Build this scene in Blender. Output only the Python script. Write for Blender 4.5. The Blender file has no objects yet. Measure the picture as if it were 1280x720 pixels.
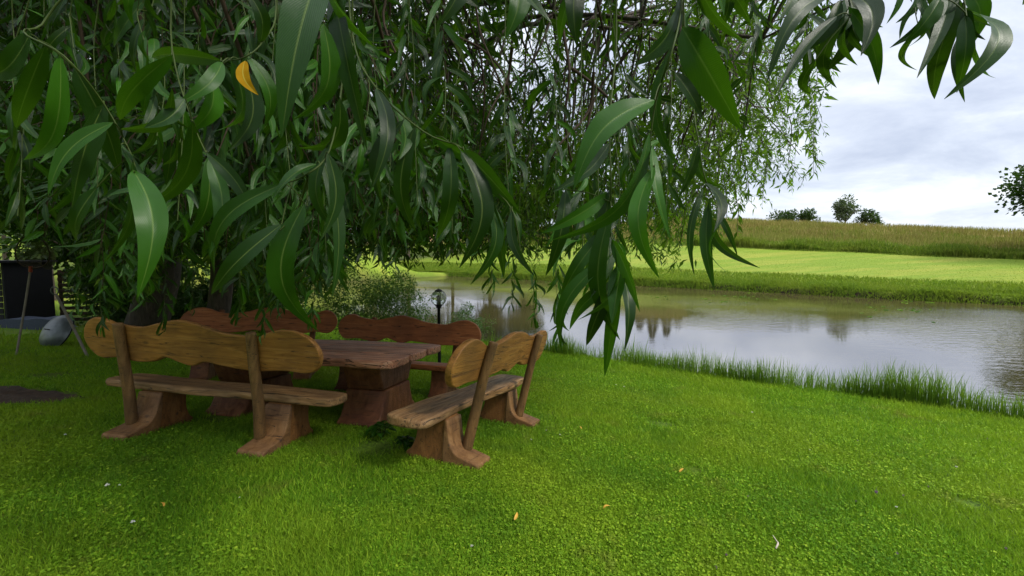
import bpy, bmesh, math, random
import numpy as np
from mathutils import Vector, Matrix, Quaternion
random.seed(7); RNG = np.random.default_rng(11)
R = math.radians
col = bpy.context.scene.collection
scene = bpy.context.scene

# ------------------------------------------------------------------ camera
F = 550.0; HC = 1.41; PITCH = math.atan(40/550.0)
cam = bpy.data.cameras.new('camera'); co = bpy.data.objects.new('camera', cam); col.objects.link(co)
cam.sensor_width = 36; cam.lens = F/1280*36; cam.clip_start = 0.02; cam.clip_end = 3000
co.location = (0, 0, HC); co.rotation_euler = (math.pi/2-PITCH, 0, 0)
scene.camera = co
CP, SP = math.cos(PITCH), math.sin(PITCH)
def ray(px, py):
    a = (px-640)/F; b = (360-py)/F
    return np.array([a, CP+b*SP, -SP+b*CP])
def at(px, py, Y):
    d = ray(px, py); t = Y/d[1]
    return Vector((d[0]*t, Y, HC+d[2]*t))
def atd(px, py, D):          # by distance along the view axis
    d = ray(px, py); return Vector((d[0]*D, d[1]*D, HC+d[2]*D))
def proj(P):
    P = np.asarray(P, float); X = P[..., 0]; Y = P[..., 1]; Z = P[..., 2]-HC
    dep = Y*CP-Z*SP; up = Y*SP+Z*CP
    dd = np.where(dep > .05, dep, np.nan)
    return 640+F*X/dd, 360-F*up/dd, dep

# ------------------------------------------------------------------ terrain
ZW = -1.12
def ss(a, b, x):
    t = np.clip((x-a)/(b-a), 0, 1); return t*t*(3-2*t)
def wob(x, y, s, k):
    return np.sin(x*s+k)*np.cos(y*s*1.13+k*2.1)+.5*np.sin(x*s*2.3+y*s*1.7+k*3)
def bank(X, Y):
    s1 = (X-.98)*.6+(Y-10.8)*.8+.12*wob(X, Y, .6, 1)
    s2 = (X-9.9)*.714+(Y-38.6)*.7+.25*wob(X, Y, .3, 2)
    s2 = s2+np.clip((-X-0)*.12, 0, 3.5)
    return s1, s2
def G(X, Y):
    X = np.asarray(X, float); Y = np.asarray(Y, float)
    s1, s2 = bank(X, Y); u = -.8*X+.6*Y; t = -.7*X+.714*Y
    p = -.0964*Y-.043*X
    near = -.95+np.logaddexp(0, (p+.95)/.06)*.06
    near = near+.11*np.clip(np.hypot(X, Y)-26, 0, 90)*ss(-8, -20, X)
    near = near+.012*wob(X, Y, 1.1, 3)*ss(2, 5, Y)
    tc = np.clip(t, -15, 35)
    edge = 1.08+.063*(tc+3.7); crest = 4.0+.104*(tc+5.5)
    a = np.clip(s2/22, 0, 1); b = ss(20, 52, s2)
    far = -.7+(edge+.7)*(a*.75+.25*a*a)+(crest-edge)*b-.03*np.clip(s2-52, 0, 400)+.05*wob(X, Y, .35, 5)*ss(1, 5, s2)
    w = ss(-6, -1, s2)
    land = near*(1-w)+far*w
    inside = np.minimum(np.minimum(s1, -s2), np.minimum(40-u, u+90))
    k = ss(-.15, .35, inside)
    return land*(1-k)+(-1.75)*k
def gpt(px, py):             # where a pixel's ray meets the ground
    d = ray(px, py); t = .5
    while t < 400:
        P = (d[0]*t, d[1]*t, HC+d[2]*t)
        if P[2] < float(G(P[0], P[1])): break
        t += .01+t*.002
    return Vector((P[0], P[1], float(G(P[0], P[1]))))
def gn(x, y):
    e = .4
    return Vector((-(float(G(x+e, y))-float(G(x-e, y)))/(2*e), -(float(G(x, y+e))-float(G(x, y-e)))/(2*e), 1)).normalized()

# ------------------------------------------------------------------ materials
class NT:
    def __init__(s, name):
        s.m = bpy.data.materials.new(name); s.m.use_nodes = True
        s.t = s.m.node_tree; s.t.nodes.clear(); s.out = s.t.nodes.new('ShaderNodeOutputMaterial')
    def n(s, typ, ins=None, **kw):
        nd = s.t.nodes.new(typ)
        for k, v in kw.items(): setattr(nd, k, v)
        for k, v in (ins or {}).items():
            if isinstance(v, bpy.types.NodeSocket): s.t.links.new(v, nd.inputs[k])
            else: nd.inputs[k].default_value = v
        return nd
    def l(s, a, b): s.t.links.new(a, b)
    def ramp(s, fac, stops):
        nd = s.n('ShaderNodeValToRGB', {'Fac': fac}); e = nd.color_ramp.elements
        while len(e) < len(stops): e.new(.5)
        for i, (p, c) in enumerate(stops):
            e[i].position = p; e[i].color = (*c, 1) if len(c) == 3 else c
        return nd.outputs['Color']
    def mix(s, f, a, b, bt='MIX'):
        nd = s.n('ShaderNodeMix', data_type='RGBA', blend_type=bt)
        for k, v in ((0, f), (6, a), (7, b)):
            if isinstance(v, bpy.types.NodeSocket): s.l(v, nd.inputs[k])
            else: nd.inputs[k].default_value = v if not isinstance(v, tuple) else (*v, 1)[:4]
        return nd.outputs[2]
    def noise(s, vec, scale, detail=3, rough=.55, dist=0):
        ins = {'Scale': scale, 'Detail': detail, 'Roughness': rough, 'Distortion': dist}
        if vec is not None: ins['Vector'] = vec
        return s.n('ShaderNodeTexNoise', ins).outputs['Fac']
    def math(s, op, a, b=0.0, c=0.0, clamp=False):
        nd = s.n('ShaderNodeMath', operation=op, use_clamp=clamp)
        for i, v in enumerate((a, b, c)):
            if isinstance(v, bpy.types.NodeSocket): s.l(v, nd.inputs[i])
            else: nd.inputs[i].default_value = v
        return nd.outputs[0]
    def obj(s): return s.n('ShaderNodeTexCoord').outputs['Object']
    def uv(s): return s.n('ShaderNodeUVMap', uv_map='UVMap').outputs[0]
    def attr(s, name): return s.n('ShaderNodeAttribute', attribute_name=name)
    def bump(s, h, st, dist=.01): return s.n('ShaderNodeBump', {'Height': h, 'Strength': st, 'Distance': dist}).outputs[0]
    def pbr(s, colr, rough=.6, normal=None, **kw):
        nd = s.n('ShaderNodeBsdfPrincipled')
        ins = {'Base Color': colr, 'Roughness': rough, **kw}
        if normal is not None: ins['Normal'] = normal
        for k, v in ins.items():
            if isinstance(v, bpy.types.NodeSocket): s.l(v, nd.inputs[k])
            else: nd.inputs[k].default_value = (*v, 1) if isinstance(v, tuple) and len(v) == 3 else v
        return nd.outputs[0]
    def done(s, sh): s.l(sh, s.out.inputs['Surface']); return s.m

def wood(name, cols, dark, gloss=.5, grain_axis=(1.2, 9, 9), crack=.5, seed=0):
    t = NT(name); o = t.obj()
    oi = t.n('ShaderNodeObjectInfo').outputs['Random']
    off = t.n('ShaderNodeCombineXYZ', {'X': t.math('MULTIPLY', oi, 37.0), 'Y': t.math('MULTIPLY', oi, 11.0), 'Z': float(seed)})
    v0 = t.n('ShaderNodeVectorMath', {0: o, 1: off.outputs[0]}, operation='ADD').outputs[0]
    v = t.n('ShaderNodeMapping', {'Vector': v0, 'Scale': grain_axis}).outputs[0]
    g = t.noise(v, 2.2, 6, .62, 1.2)
    g2 = t.noise(v, 11, 4, .7, .3)
    big = t.noise(v0, 2.6, 3, .5, .2)
    c = t.ramp(g, [(.28, cols[0]), (.5, cols[1]), (.72, cols[2])])
    c = t.mix(t.math('MULTIPLY', g2, .45), c, (cols[0][0]*.6, cols[0][1]*.6, cols[0][2]*.6))
    st = t.ramp(big, [(.42, (0, 0, 0)), (.68, (1, 1, 1))])
    c = t.mix(t.math('MULTIPLY', st, .55), c, dark)
    vc = t.n('ShaderNodeMapping', {'Vector': v0, 'Scale': (.5, 14, 14)}).outputs[0]
    cr = t.noise(vc, 1.6, 2, .5, .4)
    crk = t.math('LESS_THAN', t.math('ABSOLUTE', t.math('SUBTRACT', cr, .5)), .012*crack)
    c = t.mix(t.math('MULTIPLY', crk, .8), c, (.012, .008, .006))
    vk = t.n('ShaderNodeTexVoronoi', {'Vector': t.n('ShaderNodeMapping', {'Vector': v0, 'Scale': (3.2, 7, 7)}).outputs[0], 'Scale': 1.0, 'Randomness': 1.0}).outputs['Distance']
    kn = t.ramp(vk, [(.05, (1, 1, 1)), (.14, (0, 0, 0))])
    c = t.mix(t.math('MULTIPLY', kn, .8), c, (dark[0]*.6, dark[1]*.6, dark[2]*.6))
    h = t.math('ADD', t.math('MULTIPLY', g2, .6), t.math('MULTIPLY', crk, -1.5))
    h = t.math('ADD', h, t.math('MULTIPLY', g, .7))
    r = t.ramp(g, [(.3, (gloss+.15,)*3), (.7, (gloss-.05,)*3)])
    return t.done(t.pbr(c, r, t.bump(h, .6, .010), **{'Specular IOR Level': .22}))
M = {}
M['wood_back'] = wood('ochre stained wood', [(.15, .066, .014), (.31, .142, .030), (.43, .22, .056)], (.12, .06, .02), .42)
M['wood_seat'] = wood('weathered seat wood', [(.13, .066, .022), (.30, .165, .065), (.44, .28, .13)], (.10, .06, .035), .5, crack=1.4)
M['wood_post'] = wood('brown post wood', [(.085, .045, .015), (.17, .092, .032), (.25, .14, .055)], (.05, .03, .015), .5, (9, 9, 1.2))
M['wood_leg'] = wood('red brown leg wood', [(.10, .042, .011), (.19, .082, .022), (.27, .125, .036)], (.07, .035, .02), .6, (5, 5, 2))
M['wood_foot'] = wood('weathered foot wood', [(.10, .048, .016), (.19, .095, .034), (.27, .15, .06)], (.07, .04, .03), .6, (5, 3, 3))
M['red_wood'] = wood('red stained wood', [(.17, .050, .016), (.31, .105, .034), (.40, .155, .058)], (.13, .045, .018), .5)
M['red_leg'] = wood('dark red leg wood', [(.07, .026, .009), (.15, .058, .020), (.22, .095, .036)], (.06, .02, .015), .55, (4, 4, 2))
M['table_wood'] = wood('red weathered table wood', [(.22, .085, .042), (.44, .20, .115), (.58, .34, .22)], (.06, .022, .017), .38, crack=2.0)

def mat_bark():
    t = NT('willow bark'); o = t.obj()
    v = t.n('ShaderNodeMapping', {'Vector': o, 'Scale': (9, 9, 1.6)}).outputs[0]
    n = t.noise(v, 1.6, 6, .65, .8)
    c = t.ramp(n, [(.3, (.014, .010, .007)), (.55, (.055, .038, .026)), (.8, (.12, .09, .065))])
    c = t.mix(t.math('MULTIPLY', t.ramp(t.noise(o, 1.3, 3), [(.5, (0, 0, 0)), (.7, (1, 1, 1))]), .5), c, (.03, .045, .015))
    return t.done(t.pbr(c, .85, t.bump(n, 1.0, .05)))
M['bark'] = mat_bark()
def mat_plain(name, c, rough=.6, metallic=0.0, nscale=20, var=.25):
    t = NT(name); n = t.noise(t.obj(), nscale, 4)
    cc = t.mix(n, tuple(x*(1-var) for x in c), tuple(min(1, x*(1+var)) for x in c))
    return t.done(t.pbr(cc, rough, t.bump(n, .15, .005), **{'Metallic': metallic, 'Specular IOR Level': .5 if metallic else .12}))
M['twig'] = mat_plain('young yellow green twig', (.028, .044, .008), .55, 0, 60, .5)
M['brown_twig'] = mat_plain('brown twig', (.026, .017, .010), .7)
M['black_metal'] = mat_plain('black painted metal', (.012, .012, .013), .4)
M['grey_metal'] = mat_plain('grey metal', (.10, .115, .12), .4, .5, 9, .6)
M['dark_board'] = mat_plain('dark stained boards', (.018, .018, .02), .75, 0, 5)
M['dark_wood'] = mat_plain('dark old wood', (.05, .035, .025), .8, 0, 8, .5)
M['grey_wood'] = mat_plain('grey worn pole wood', (.20, .17, .14), .7, 0, 12, .4)
M['red_paint'] = mat_plain('faded red paint', (.28, .05, .03), .5)
M['tarp'] = mat_plain('slate blue plastic', (.05, .06, .085), .45)
M['white_petal'] = mat_plain('white petals', (.75, .75, .68), .6)
M['mauve_petal'] = mat_plain('mauve petals', (.16, .07, .18), .6)
M['dead_leaf'] = mat_plain('yellowed leaf', (.42, .24, .04), .5)
M['dry_twig'] = mat_plain('dry grey twig', (.42, .36, .30), .7)

def mat_leaf(name, dark, mid, light, under, rough=.36, trans=.32, midrib=.3, spec=.5, detail=False, tcol=(.10, .27, .005)):
    t = NT(name); rnd = t.attr('rnd').outputs['Fac']
    c = t.ramp(rnd, [(0, dark), (.5, mid), (1, light)])
    uv = t.n('ShaderNodeSeparateXYZ', {'Vector': t.uv()})
    av = t.math('ABSOLUTE', t.math('SUBTRACT', uv.outputs['Y'], .5))
    nrm = None
    if midrib > 0:
        rib = t.ramp(av, [(.012, (1, 1, 1)), (.04 if detail else .06, (0, 0, 0))])
        c = t.mix(t.math('MULTIPLY', rib, midrib), c, (.28, .36, .09))
    if detail:
        w = t.math('SINE', t.math('ADD', t.math('MULTIPLY', uv.outputs['X'], 150.0), t.math('MULTIPLY', av, -60.0)))
        wv = t.math('POWER', t.math('ABSOLUTE', w), 6.0)
        c = t.mix(t.math('MULTIPLY', wv, .05), c, (.16, .24, .06))
        blot = t.noise(t.obj(), 45, 4)
        c = t.mix(t.math('MULTIPLY', blot, .35), c, (mid[0]*.6, mid[1]*.62, mid[2]*.6))
        h = t.math('ADD', t.math('MULTIPLY', wv, -.6), t.math('MULTIPLY', t.ramp(av, [(0, (0, 0, 0)), (.08, (1, 1, 1))]), .8))
        h = t.math('ADD', h, t.math('MULTIPLY', t.noise(t.obj(), 90, 2), .5))
        nrm = t.bump(h, .35, .0012)
    bf = t.n('ShaderNodeNewGeometry').outputs['Backfacing']
    c2 = t.mix(t.math('MULTIPLY', bf, .35), c, under)
    r2 = t.math('ADD', rough, t.math('MULTIPLY', bf, .2))
    p = t.pbr(c2, r2, nrm, **{'Specular IOR Level': spec})
    tc = t.mix(.5, c, tcol)
    tr = t.n('ShaderNodeBsdfTranslucent', {'Color': tc})
    mx = t.n('ShaderNodeMixShader', {0: trans, 1: p, 2: tr.outputs[0]})
    return t.done(mx.outputs[0])
M['leaf_near'] = mat_leaf('near willow leaf', (.002, .012, .001), (.007, .034, .001), (.026, .10, .003), (.026, .075, .012), .34, .20, .20, .20, True)
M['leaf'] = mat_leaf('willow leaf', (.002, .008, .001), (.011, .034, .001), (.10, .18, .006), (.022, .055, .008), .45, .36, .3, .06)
M['leaf_backlit'] = mat_leaf('backlit tone willow leaf', (.008, .024, .002), (.032, .080, .004), (.13, .21, .010), (.05, .10, .02), .45, .42, .2, .1, tcol=(.20, .42, .01))  # lighter yellow-green copy of the willow leaf, backlight put into its colour
M['leaf_yellow'] = mat_leaf('yellowed willow leaf', (.15, .078, .001), (.20, .108, .001), (.24, .135, .002), (.26, .14, .001), .6, .1, .3, .05)
M['leaf_dark'] = mat_leaf('dark tree leaf', (.008, .018, .003), (.018, .040, .006), (.045, .08, .012), (.04, .07, .02), .55, .2, 0, .2)
M['leaf_light'] = mat_leaf('pale shrub leaf', (.05, .10, .02), (.09, .18, .035), (.17, .28, .06), (.14, .2, .09), .45, .35, 0)
M['leaf_shrub'] = mat_leaf('shrub leaf', (.012, .03, .006), (.035, .08, .012), (.09, .16, .022), (.06, .10, .04), .5, .3, 0, .1, tcol=(.18, .36, .02))
M['leaf_spruce'] = mat_leaf('spruce needles', (.012, .02, .012), (.02, .034, .018), (.035, .05, .022), (.02, .03, .015), .7, .05, 0, .2)
M['leaf_hazed'] = mat_leaf('haze-paled tree leaf', (.03, .045, .02), (.05, .07, .03), (.08, .10, .04), (.07, .09, .05), .6, .2, 0, .3)  # paler, with the haze of distance put into the leaf colour

def mat_grass(name, a, b, c, patch, sc=.5, trans=.4, worn=False):
    t = NT(name); rnd = t.attr('rnd').outputs['Fac']
    k = t.ramp(rnd, [(0, a), (.55, b), (1, c)])
    o = t.n('ShaderNodeNewGeometry').outputs['Position']
    pn = t.ramp(t.noise(o, sc, 4, .6), [(.42, (0, 0, 0)), (.62, (1, 1, 1))])
    k = t.mix(t.math('MULTIPLY', pn, .55), k, patch)
    if worn:
        wn = t.ramp(t.noise(o, 2.3, 5, .65), [(.58, (0, 0, 0)), (.72, (1, 1, 1))])
        k = t.mix(t.math('MULTIPLY', wn, .6), k, (.19, .155, .04))
        wn = t.ramp(t.noise(o, 1.1, 3, .6), [(.35, (1, 1, 1)), (.48, (0, 0, 0))])
        k = t.mix(t.math('MULTIPLY', wn, .45), k, (.045, .14, .012))
    p = t.pbr(k, .55, **{'Specular IOR Level': .10})
    tr = t.n('ShaderNodeBsdfTranslucent', {'Color': t.mix(.5, k, (.25, .42, .02))})
    return t.done(t.n('ShaderNodeMixShader', {0: trans, 1: p, 2: tr.outputs[0]}).outputs[0])
M['grass'] = mat_grass('lawn grass', (.042, .118, .005), (.138, .295, .013), (.31, .44, .03), (.24, .32, .018), .5, .4, True)
M['bank_grass'] = mat_grass('bank grass', (.04, .09, .012), (.08, .17, .018), (.16, .27, .03), (.10, .19, .02), 1.2)
M['far_grass'] = mat_grass('far bank grass', (.045, .09, .010), (.10, .16, .014), (.18, .235, .03), (.15, .175, .02), .5)
M['field_grass'] = mat_grass('ripe field grass', (.11, .085, .025), (.23, .17, .06), (.36, .28, .12), (.17, .20, .04), .14, .25)
M['field_green'] = mat_grass('green field weeds', (.045, .085, .010), (.11, .165, .018), (.21, .24, .04), (.17, .17, .03), .22, .3)

def mat_ground():
    t = NT('ground'); o = t.n('ShaderNodeNewGeometry').outputs['Position']
    big = t.noise(o, .35, 5, .6); fine = t.noise(o, 38, 4, .7); mid = t.noise(o, 3.0, 4, .6)
    lawn = t.ramp(fine, [(.32, (.018, .034, .004)), (.5, (.055, .11, .006)), (.7, (.12, .19, .012))])
    lawn = t.mix(t.ramp(big, [(.42, (0, 0, 0)), (.62, (.6, .6, .6))]), lawn, (.11, .15, .012))
    lawn = t.mix(t.ramp(mid, [(.60, (0, 0, 0)), (.75, (.6, .6, .6))]), lawn, (.05, .06, .015))
    farl = t.ramp(t.noise(o, 5, 5, .7), [(.3, (.095, .15, .012)), (.55, (.13, .19, .016)), (.75, (.165, .22, .025))])
    farl = t.mix(t.ramp(t.noise(t.n('ShaderNodeMapping', {'Vector': o, 'Rotation': (0, 0, R(-44)), 'Scale': (.25, 1.6, 1)}).outputs[0], .5, 3), [(.45, (0, 0, 0)), (.65, (.6, .6, .6))]), farl, (.22, .225, .035))
    zf = t.attr('zfar').outputs['Fac']; zfield = t.attr('zfield').outputs['Fac']; zm = t.attr('zmud').outputs['Fac']
    c = t.mix(zf, lawn, farl)
    fld = t.ramp(t.noise(o, 1.5, 5, .7), [(.3, (.12, .08, .025)), (.7, (.26, .17, .07))])
    c = t.mix(zfield, c, fld)
    mud = t.ramp(mid, [(.3, (.010, .007, .004)), (.7, (.028, .02, .010))])
    c = t.mix(zm, c, mud)
    h = t.math('ADD', fine, t.math('MULTIPLY', mid, .5))
    return t.done(t.pbr(c, .9, t.bump(h, .7, .03), **{'Specular IOR Level': .15}))
M['ground'] = mat_ground()
def mat_soil():
    t = NT('bare soil'); o = t.n('ShaderNodeNewGeometry').outputs['Position']
    n = t.noise(o, 9, 6, .7)
    return t.done(t.pbr(t.ramp(n, [(.3, (.018, .010, .005)), (.6, (.055, .030, .014)), (.8, (.11, .065, .035))]), .95, t.bump(n, 1, .06)))
M['soil'] = mat_soil()
def mat_water():
    t = NT('pond water'); o = t.n('ShaderNodeNewGeometry').outputs['Position']
    m1 = t.n('ShaderNodeMapping', {'Vector': o, 'Rotation': (0, 0, R(38)), 'Scale': (1.0, 2.6, 1)}).outputs[0]
    n1 = t.noise(m1, 1.9, 3, .5, .3); n2 = t.noise(m1, 7, 2, .5)
    calm = t.ramp(t.noise(o, .13, 2, .5), [(.42, (.12,)*3), (.62, (1,)*3)])
    sx = t.n('ShaderNodeSeparateXYZ', {'Vector': o})
    # a breeze ruffles the right end of the pond
    e = t.ramp(t.math('MULTIPLY_ADD', t.math('SUBTRACT', sx.outputs['X'], t.math('MULTIPLY', sx.outputs['Y'], .75)), .1, 0), [(0, (0, 0, 0)), (.8, (1, 1, 1))])
    st = t.math('ADD', t.math('MULTIPLY', calm, .6), t.math('MULTIPLY', e, .9))
    h = t.math('MULTIPLY', t.math('ADD', n1, t.math('MULTIPLY', n2, .35)), st)
    nb = t.bump(h, .15, .08)
    murk = t.ramp(t.noise(o, .4, 3), [(.3, (.030, .026, .010)), (.7, (.055, .048, .018))])
    d = t.n('ShaderNodeBsdfDiffuse', {'Color': murk, 'Normal': nb})
    g = t.n('ShaderNodeBsdfGlossy', {'Color': (.96, .95, 1, 1), 'Roughness': .035, 'Normal': nb})
    fr = t.n('ShaderNodeFresnel', {'IOR': 10.0, 'Normal': nb})
    return t.done(t.n('ShaderNodeMixShader', {0: fr.outputs[0], 1: d.outputs[0], 2: g.outputs[0]}).outputs[0])
M['water'] = mat_water()
def mat_glass():
    t = NT('globe glass')
    return t.done(t.pbr((.85, .88, .85), .05, None, **{'Transmission Weight': .85, 'IOR': 1.45}))
M['glass'] = mat_glass()
def mat_net():
    t = NT('net mesh'); uv = t.n('ShaderNodeSeparateXYZ', {'Vector': t.uv()})
    a = t.math('LESS_THAN', t.math('FRACT', t.math('MULTIPLY', uv.outputs['X'], 46.0)), .22)
    b = t.math('LESS_THAN', t.math('FRACT', t.math('MULTIPLY', uv.outputs['Y'], 22.0)), .22)
    k = t.math('MAXIMUM', a, b)
    p = t.pbr((.10, .085, .04), .8); tr = t.n('ShaderNodeBsdfTransparent')
    return t.done(t.n('ShaderNodeMixShader', {0: k, 1: tr.outputs[0], 2: p}).outputs[0])
M['net'] = mat_net()

# ------------------------------------------------------------------ object helpers
def tag(o, label=None, cat=None, group=None, kind=None):
    if label: o['label'] = label
    if cat: o['category'] = cat
    if group: o['group'] = group
    if kind: o['kind'] = kind
    return o
def thing(name, label, cat, loc=(0, 0, 0), rotz=0, group=None, normal=None):
    o = bpy.data.objects.new(name, None); col.objects.link(o); o.empty_display_size = .2
    q = Quaternion((0, 0, 1), rotz)
    if normal is not None: q = Vector((0, 0, 1)).rotation_difference(normal) @ q
    o.rotation_mode = 'QUATERNION'; o.rotation_quaternion = q; o.location = loc
    return tag(o, label, cat, group)
def link(name, me, mat, parent=None, smooth=True):
    if mat is not None: me.materials.append(mat)
    if smooth:
        me.polygons.foreach_set('use_smooth', [True]*len(me.polygons))
    o = bpy.data.objects.new(name, me); col.objects.link(o)
    if parent is not None: o.parent = parent
    return o
def from_bm(name, bm, mat, parent=None, smooth=True, bevel=0, seg=2, angle=35):
    bmesh.ops.recalc_face_normals(bm, faces=bm.faces)
    me = bpy.data.meshes.new(name); bm.to_mesh(me); bm.free()
    o = link(name, me, mat, parent, smooth)
    if bevel:
        b = o.modifiers.new('bevel', 'BEVEL'); b.width = bevel; b.segments = seg; b.limit_method = 'ANGLE'; b.angle_limit = R(angle)
        b.harden_normals = False
    return o
def np_mesh(name, verts, faces, uv=None, rnd=None, attrs=None):
    """faces: (n,k) int array, one k for all. uv: (n*k,2); rnd: per face."""
    me = bpy.data.meshes.new(name); n, k = faces.shape
    me.vertices.add(len(verts)); me.vertices.foreach_set('co', np.ascontiguousarray(verts, np.float32).ravel())
    me.loops.add(n*k); me.loops.foreach_set('vertex_index', np.ascontiguousarray(faces, np.int32).ravel())
    me.polygons.add(n); me.polygons.foreach_set('loop_start', np.arange(0, n*k, k, dtype=np.int32))
    me.polygons.foreach_set('loop_total', np.full(n, k, np.int32))
    if uv is not None:
        u = me.uv_layers.new(name='UVMap'); u.data.foreach_set('uv', np.ascontiguousarray(uv, np.float32).ravel())
    if rnd is not None:
        a = me.attributes.new('rnd', 'FLOAT', 'FACE'); a.data.foreach_set('value', np.ascontiguousarray(rnd, np.float32))
    for k2, v in (attrs or {}).items():
        a = me.attributes.new(k2, 'FLOAT', 'POINT'); a.data.foreach_set('value', np.ascontiguousarray(v, np.float32))
    me.update(calc_edges=True); me.validate()
    return me
def catmull(pts, n=4, closed=True):
    pts = [Vector(p) for p in pts]; m = len(pts); out = []
    rng = range(m) if closed else range(m-1)
    for i in rng:
        if closed: p0, p1, p2, p3 = pts[i-1], pts[i], pts[(i+1) % m], pts[(i+2) % m]
        else: p0, p1, p2, p3 = pts[max(i-1, 0)], pts[i], pts[i+1], pts[min(i+2, m-1)]
        for j in range(n):
            t = j/n
            out.append(.5*((2*p1)+(p2-p0)*t+(2*p0-5*p1+4*p2-p3)*t*t+(3*p1-p0-3*p2+p3)*t**3))
    if not closed: out.append(pts[-1])
    return out
def slab(name, outline, thick, mat, parent, plane='xz', bevel=.015, center=(0, 0, 0), seg=3, shear=0, jitter=0, smooth=True):
    """closed outline extruded by thick along the third axis. outline is 2-D."""
    bm = bmesh.new(); lay = []
    for s in (-.5, 0, .5) if jitter else (-.5, .5):
        vs = []
        for k, (a, b) in enumerate(outline):
            ja = jitter*math.sin(a*9+s*5+k*.3)*(1 if s == 0 else .4); jb = jitter*math.cos(a*7+b*5+s*4)*(1 if s == 0 else .4)
            w = s*thick; a2, b2 = a+ja, b+jb
            p = {'xz': (a2, w+shear*b2, b2), 'xy': (a2, b2, w), 'yz': (w, a2, b2)}[plane]
            vs.append(bm.verts.new(Vector(p)+Vector(center)))
        lay.append(vs)
    n = len(outline)
    bm.faces.new(lay[0]); bm.faces.new(lay[-1][::-1])
    for q in range(len(lay)-1):
        for i in range(n):
            bm.faces.new((lay[q][i], lay[q+1][i], lay[q+1][(i+1) % n], lay[q][(i+1) % n]))
    o = from_bm(name, bm, mat, parent, False, bevel, seg, 50)
    o.data.polygons.foreach_set('use_smooth', [len(p.vertices) == 4 for p in o.data.polygons])
    return o
def tube_arrays(pts, rad, sides=8, cap=True):
    pts = np.array([list(p) for p in pts], float); n = len(pts)
    rad = np.broadcast_to(np.asarray(rad, float), (n,)) if np.ndim(rad) else np.full(n, rad)
    tg = np.gradient(pts, axis=0); tg /= np.linalg.norm(tg, axis=1, keepdims=True)+1e-9
    ref = np.array([0, 0, 1.]) if abs(tg[0][2]) < .9 else np.array([1., 0, 0])
    V = []; nrm = np.cross(tg[0], ref); nrm /= np.linalg.norm(nrm)
    ang = np.linspace(0, 2*np.pi, sides, endpoint=False)
    for i in range(n):
        nrm = nrm-tg[i]*np.dot(nrm, tg[i]); nrm /= np.linalg.norm(nrm)+1e-9
        b = np.cross(tg[i], nrm)
        V.append(pts[i]+rad[i]*(np.cos(ang)[:, None]*nrm+np.sin(ang)[:, None]*b))
    V = np.concatenate(V); Fc = []
    for i in range(n-1):
        for j in range(sides):
            k = (j+1) % sides
            Fc.append((i*sides+j, i*sides+k, (i+1)*sides+k, (i+1)*sides+j))
    return V, np.array(Fc, int)
class Tubes:
    def __init__(s): s.V = []; s.F = []; s.n = 0
    def add(s, pts, rad, sides=8):
        V, Fc = tube_arrays(pts, rad, sides); s.V.append(V); s.F.append(Fc+s.n); s.n += len(V); return s
    def build(s, name, mat, parent=None, off=None):
        V = np.concatenate(s.V)
        if off is not None: V = V-np.array(off)
        return link(name, np_mesh(name, V, np.concatenate(s.F)), mat, parent)
def lathe(name, prof, mat, parent=None, seg=24, loc=(0, 0, 0), axis='z'):
    bm = bmesh.new(); rings = []
    for r, z in prof:
        ring = []
        for i in range(seg):
            a = 2*math.pi*i/seg
            ring.append(bm.verts.new((r*math.cos(a), r*math.sin(a), z)))
        rings.append(ring)
    for a, b in zip(rings, rings[1:]):
        for i in range(seg): bm.faces.new((a[i], a[(i+1) % seg], b[(i+1) % seg], b[i]))
    bm.faces.new(rings[0][::-1]); bm.faces.new(rings[-1])
    bmesh.ops.translate(bm, vec=loc, verts=bm.verts)
    return from_bm(name, bm, mat, parent, True)
def box_bm(bm, c, s, rot=None):
    r = bmesh.ops.create_cube(bm, size=1); vs = r['verts']
    bmesh.ops.scale(bm, vec=s, verts=vs)
    if rot is not None: bmesh.ops.rotate(bm, cent=(0, 0, 0), matrix=rot, verts=vs)
    bmesh.ops.translate(bm, vec=c, verts=vs)

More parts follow.
